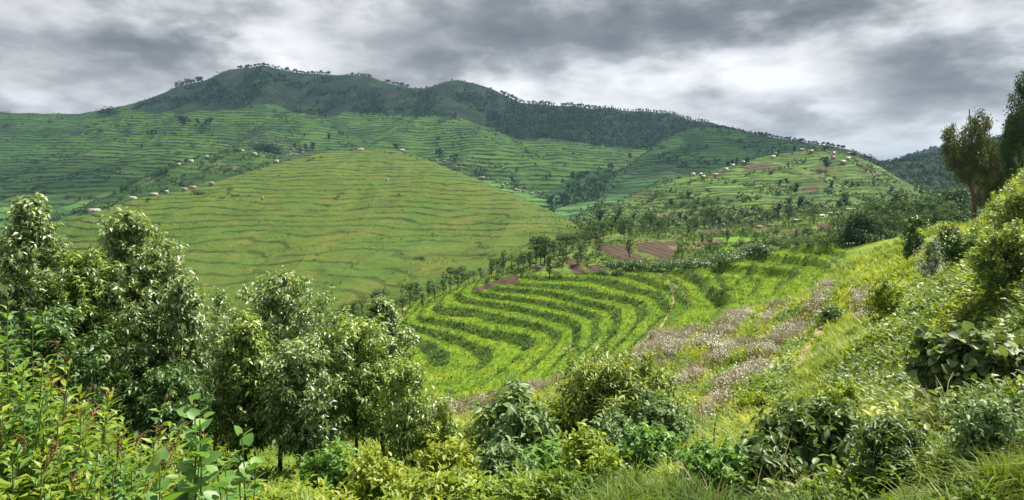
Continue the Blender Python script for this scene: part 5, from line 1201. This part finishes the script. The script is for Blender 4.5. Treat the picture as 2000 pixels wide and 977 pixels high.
# radio mast on the ridge
Mm = plain_mat('galvanised_steel', (.30, .31, .32), .5, .6)
pm = hit('mountain', 1264, 225); b = Bag()
hm = 14 / F * pm[1]
for a in range(3):
    an = a * 2.094; c = np.array([math.cos(an), math.sin(an), 0])
    tube(b, np.array([c * 1.4 - [0, 0, 2], c * .4 + [0, 0, hm]]), .22, 4)
for z in np.linspace(0, hm, 9)[1:]:
    r_ = 1.4 - z / hm; th = np.array([0, 2.094, 4.188, 6.283]); tube(b, np.stack([np.cos(th) * r_, np.sin(th) * r_, z + np.zeros(4)], 1), .12, 3)
o = b.build('radio_mast', Mm); o.location = tuple(pm); tag(o, 'thin steel lattice mast rising from the wooded ridge', 'mast')

# ------------------------------------------------------------------ grass, crops, weeds: uncountable
def blades(nb, H, R, curl=.5, w=.012, segs=3, spread=.12):
    V, Fs = [], []
    for k in range(nb):
        a = R.uniform(0, 6.28); h = H * R.uniform(.55, 1.1); q = np.linspace(0, 1, segs + 1)
        lean = R.uniform(.15, curl); dx = np.array([math.cos(a), math.sin(a), 0]); sd = np.array([-dx[1], dx[0], 0])
        r0 = dx * R.uniform(0, spread)
        c = r0 + dx * (lean * h * q ** 2)[:, None] * 1.3 + np.array([0, 0, 1.]) * (h * (q - .45 * lean * q ** 3))[:, None]
        ww = w * (1 - q ** 1.5 * .92); base = len(V) 
        for i in range(segs + 1): V += [c[i] - sd * ww[i], c[i] + sd * ww[i]]
        for i in range(segs): Fs.append([base + 2*i, base + 2*i + 1, base + 2*i + 3, base + 2*i + 2])
    return np.array(V), np.array(Fs)
def leafclump(nl, R, H=.5, leaf=LANCE, ll=.2, lw=.07):
    V, Fs = [], []; n = 0
    for k in range(nl):
        a = R.uniform(0, 6.28); el = R.uniform(-.2, 1.1); d = np.array([[math.cos(a) * math.cos(el), math.sin(a) * math.cos(el), math.sin(el)]])
        p = np.array([R.normal(0, .10), R.normal(0, .10), R.uniform(.1, H)]); A_ = frames(d, norm(np.array([[0, 0, 1.]]) + R.normal(0, .3, (1, 3))), ll * R.uniform(.7, 1.2), lw)[0]
        V.append(leaf[0] @ A_.T + p); Fs.append(leaf[1] + n); n += len(leaf[0])
    return np.concatenate(V), np.concatenate(Fs)
def scatter(name, label, n, Y0, Y1, tmpls, cond, size, matl, seed, px0=-120, px1=2750, power=0., rvar=.3, r_noise=True):
    R = np.random.default_rng(seed)
    px = R.uniform(px0, px1, n); u = R.uniform(0, 1, n)
    Y = Y0 * (Y1 / Y0) ** u if power == 0 else (Y0 ** power + u * (Y1 ** power - Y0 ** power)) ** (1 / power)
    P = at_ground(px, Y); spx, spy = project(P)
    ok = cond(px, Y, spx, spy, P); P = P[ok]; b = Bag(); m = len(P)
    which = R.integers(0, len(tmpls), m); rn = fbm(P[:, 0] / 3.5, P[:, 1] / 3.5, 3, seed) * .6
    for k, (tv, tf) in enumerate(tmpls):
        s_ = which == k; pk = P[s_]; mk = len(pk)
        if not mk: continue
        a = R.uniform(0, 6.28, mk); c, sn = np.cos(a), np.sin(a); sz = size(pk) * R.uniform(.65, 1.25, mk); z0 = np.zeros(mk)
        A_ = np.stack([np.stack([c * sz, sn * sz, z0], -1), np.stack([-sn * sz, c * sz, z0], -1), np.stack([R.normal(0, .12, mk) * sz, R.normal(0, .12, mk) * sz, sz * R.uniform(.8, 1.2, mk)], -1)], -1)
        b.inst(tv, tf, pk, A_, np.clip(.45 + rn[s_] * r_noise + R.uniform(-rvar, rvar, mk), 0, 1))
    o = b.build(name, matl); tag(o, label, None, None, 'stuff'); return o
RG = np.random.default_rng(900)
tuft = [blades(11, .55, RG, 1.25) for _ in range(6)]
tuft_w = [blades(8, .6, RG, .9, w=.03, segs=2) for _ in range(5)]
clump = [leafclump(12, RG, .45) for _ in range(6)]
clump_s = [leafclump(12, RG, .35, OVAL, .13, .07) for _ in range(4)]
nofl = lambda px, Y: (zone_at(flower, px, Y) < .5) & (zone_at(path_m, px, Y) < .5) & (zone_at(brown, px, Y) < .5)
nobr = lambda px, Y: zone_at(brightz, px, Y) < .5
slope_c = lambda px, Y, sx, sy, P: nofl(px, Y) & (zone_at(tm, px, Y) < .3) & ((px > 830) | (Y > 9))
scatter('grass', 'long arching green grass along the bottom and on the near slope', 9500, 5.2, 14, tuft, lambda px, Y, sx, sy, P: (px > 1150 + 300 * fbm(P[:, 0] / 1.2, P[:, 1] / 1.2, 2, 8)) & nofl(px, Y) & (fbm(P[:, 0] / 1.0, P[:, 1] / 1.0, 2, 18) > -.05), lambda P: .52 + P[:, 1] * .012, M_near, 901, px0=560)
scatter('grass', 'grass and herbs covering the bright slope', 74000, 7, 100, tuft_w, lambda px, Y, sx, sy, P: slope_c(px, Y, sx, sy, P) & ((px > 1300) | (Y > 13)), lambda P: .40 + P[:, 1] * .012, M_grass, 902, px0=600)
scatter('weeds', 'leafy weeds growing through the grass of the slope', 9500, 5.2, 24, clump + clump_s * 4, lambda px, Y, sx, sy, P: slope_c(px, Y, sx, sy, P) & nobr(px, Y) & (fbm(P[:, 0] / 2.5, P[:, 1] / 2.5, 3, 44) > -.15), lambda P: .42 + P[:, 1] * .012, M_weed, 903, px0=700)
scatter('weeds', 'low bushy growth on the upper slope', 26000, 18, 90, clump_s, lambda px, Y, sx, sy, P: slope_c(px, Y, sx, sy, P) & nobr(px, Y) & (fbm(P[:, 0] / 5, P[:, 1] / 5, 3, 46) > .0), lambda P: .6 + P[:, 1] * .016, M_weed, 904, px0=900)
scatter('weeds', 'small leaved herbs on the right hand slope', 9500, 7, 50, clump_s, lambda px, Y, sx, sy, P: slope_c(px, Y, sx, sy, P) & (px > 1500) & nobr(px, Y), lambda P: .7 + P[:, 1] * .02, M_olive, 905, px0=1400)
scatter('undergrowth', 'shady undergrowth between the trunks of the near trees', 9000, 7, 20, clump + clump_s, lambda px, Y, sx, sy, P: (px < 1150) & (fbm(P[:, 0] / 1.2, P[:, 1] / 1.2, 2, 28) > -.1), lambda P: .55 + 0 * P[:, 0], M_weed, 906, px1=1150)
scatter('undergrowth', 'bushy cover on the drop behind the near trees', 5000, 20, 130, clump, lambda px, Y, sx, sy, P: (px < 800) & (zone_at(tm, px, Y) < .1), lambda P: 1.5 + P[:, 1] * .03, M_tree2, 907, px1=800)
# crops on the treads, taller growth on the banks
crop = [leafclump(8, RG, .28, KITE, .26, .16) for _ in range(5)]
zr = lambda px, Y: zone_at(ris, px, Y)
scatter('crops', 'green crop plants on the flat terrace treads', 45000, 66, 168, crop, lambda px, Y, sx, sy, P: (zone_at(tm, px, Y) > .3) & (zr(px, Y) < .25) & nofl(px, Y), lambda P: .42 + .003 * P[:, 1], M_lush, 908, px0=640, px1=1680, power=1)
scatter('bank_growth', 'tall dark grass on the banks between the terraces', 60000, 66, 168, tuft_w + crop[:2], lambda px, Y, sx, sy, P: (zone_at(tm, px, Y) > .3) & (zr(px, Y) > .42) & nofl(px, Y), lambda P: .72 + .003 * P[:, 1], M_hedge, 909, px0=640, px1=1680, power=1)
scatter('weeds', 'herbs and grass between the plots beyond the terraces', 30000, 120, 330, crop, lambda px, Y, sx, sy, P: (zone_at(tm, px, Y) < .3) & nofl(px, Y) & (fbm(P[:, 0] / 12, P[:, 1] / 12, 3, 48) > -.1), lambda P: 1.0 + .006 * P[:, 1], M_tree2, 910, px0=560, px1=1900, power=1)
# pale flower bands
def stalks(R, n=7, H=.5):
    V, Fs = [], []; k = 0
    for i in range(n):
        b0 = np.array([R.normal(0, .16), R.normal(0, .16), 0]); tp = b0 + [R.normal(0, .06), R.normal(0, .06), H * R.uniform(.6, 1.1)]; w = .008
        V += [b0 - [w, 0, 0], b0 + [w, 0, 0], tp + [w, 0, 0], tp - [w, 0, 0]]; Fs.append([k, k+1, k+2, k+3]); k += 4
    return np.array(V), np.array(Fs)
def heads(R, n=12, H=.5):
    V, Fs = [], []; k = 0
    for i in range(n):
        c = np.array([R.normal(0, .2), R.normal(0, .2), H * R.uniform(.6, 1.15)]); d = norm(R.normal(0, 1, (1, 3))); A_ = frames(d, norm(R.normal(0, .5, (1, 3)) + [0, 0, 1]), .085, .075)[0]
        V.append(KITE[0] @ A_.T + c); Fs.append(KITE[1] + k); k += 4
    return np.concatenate(V), np.concatenate(Fs)
hd_t = [heads(RG, 14) for _ in range(5)]; st_t = [stalks(RG) for _ in range(5)]
fl_c = lambda px, Y, sx, sy, P: (zone_at(flower, px, Y) > .5) & (fbm(P[:, 0] / 2.2, P[:, 1] / 5, 3, 49) > -.28)
scatter('wildflowers', 'whitish seed heads of the flower bands on the slope', 46000, 17, 95, hd_t, lambda px, Y, sx, sy, P: fl_c(px, Y, sx, sy, P) & (fbm(P[:, 0] / 3, P[:, 1] / 3, 3, 52) > -.15 + .45 * zone_at(fa, px, Y)), lambda P: .75 + P[:, 1] * .007, M_flower, 911, px0=780, px1=1740, power=.5)
scatter('wildflowers', 'brown stalks of the flower bands on the slope', 34000, 17, 95, st_t, fl_c, lambda P: .85 + P[:, 1] * .006, M_straw, 912, px0=780, px1=1740, power=.5)
scatter('weeds', 'green herbs at the foot of the flower bands', 12000, 17, 95, crop, fl_c, lambda P: .8 + P[:, 1] * .004, M_weed, 913, px0=780, px1=1740, power=.5)
# dry brown grass below the mound
scatter('dry_grass', 'dead rust-coloured grass below the large mounded shrub', 900, 9.4, 11.5, [blades(9, .5, RG, 1.0, w=.008) for _ in range(4)], lambda px, Y, sx, sy, P: np.hypot((px - 1105) / 48, (Y - 10.4) / .8) < 1, lambda P: .8 + 0 * P[:, 0], M_dry, 914, px0=1040, px1=1170, r_noise=False)
scatter('dry_grass', 'scattered dry stalks in the lower right grass', 700, 6.5, 30, [blades(4, .6, RG, .6, w=.007) for _ in range(4)], lambda px, Y, sx, sy, P: (px > 1350) & (fbm(P[:, 0] / 1.5, P[:, 1] / 1.5, 3, 48) > .2), lambda P: 1.0 + .01 * P[:, 1], M_straw, 915, px0=1350)
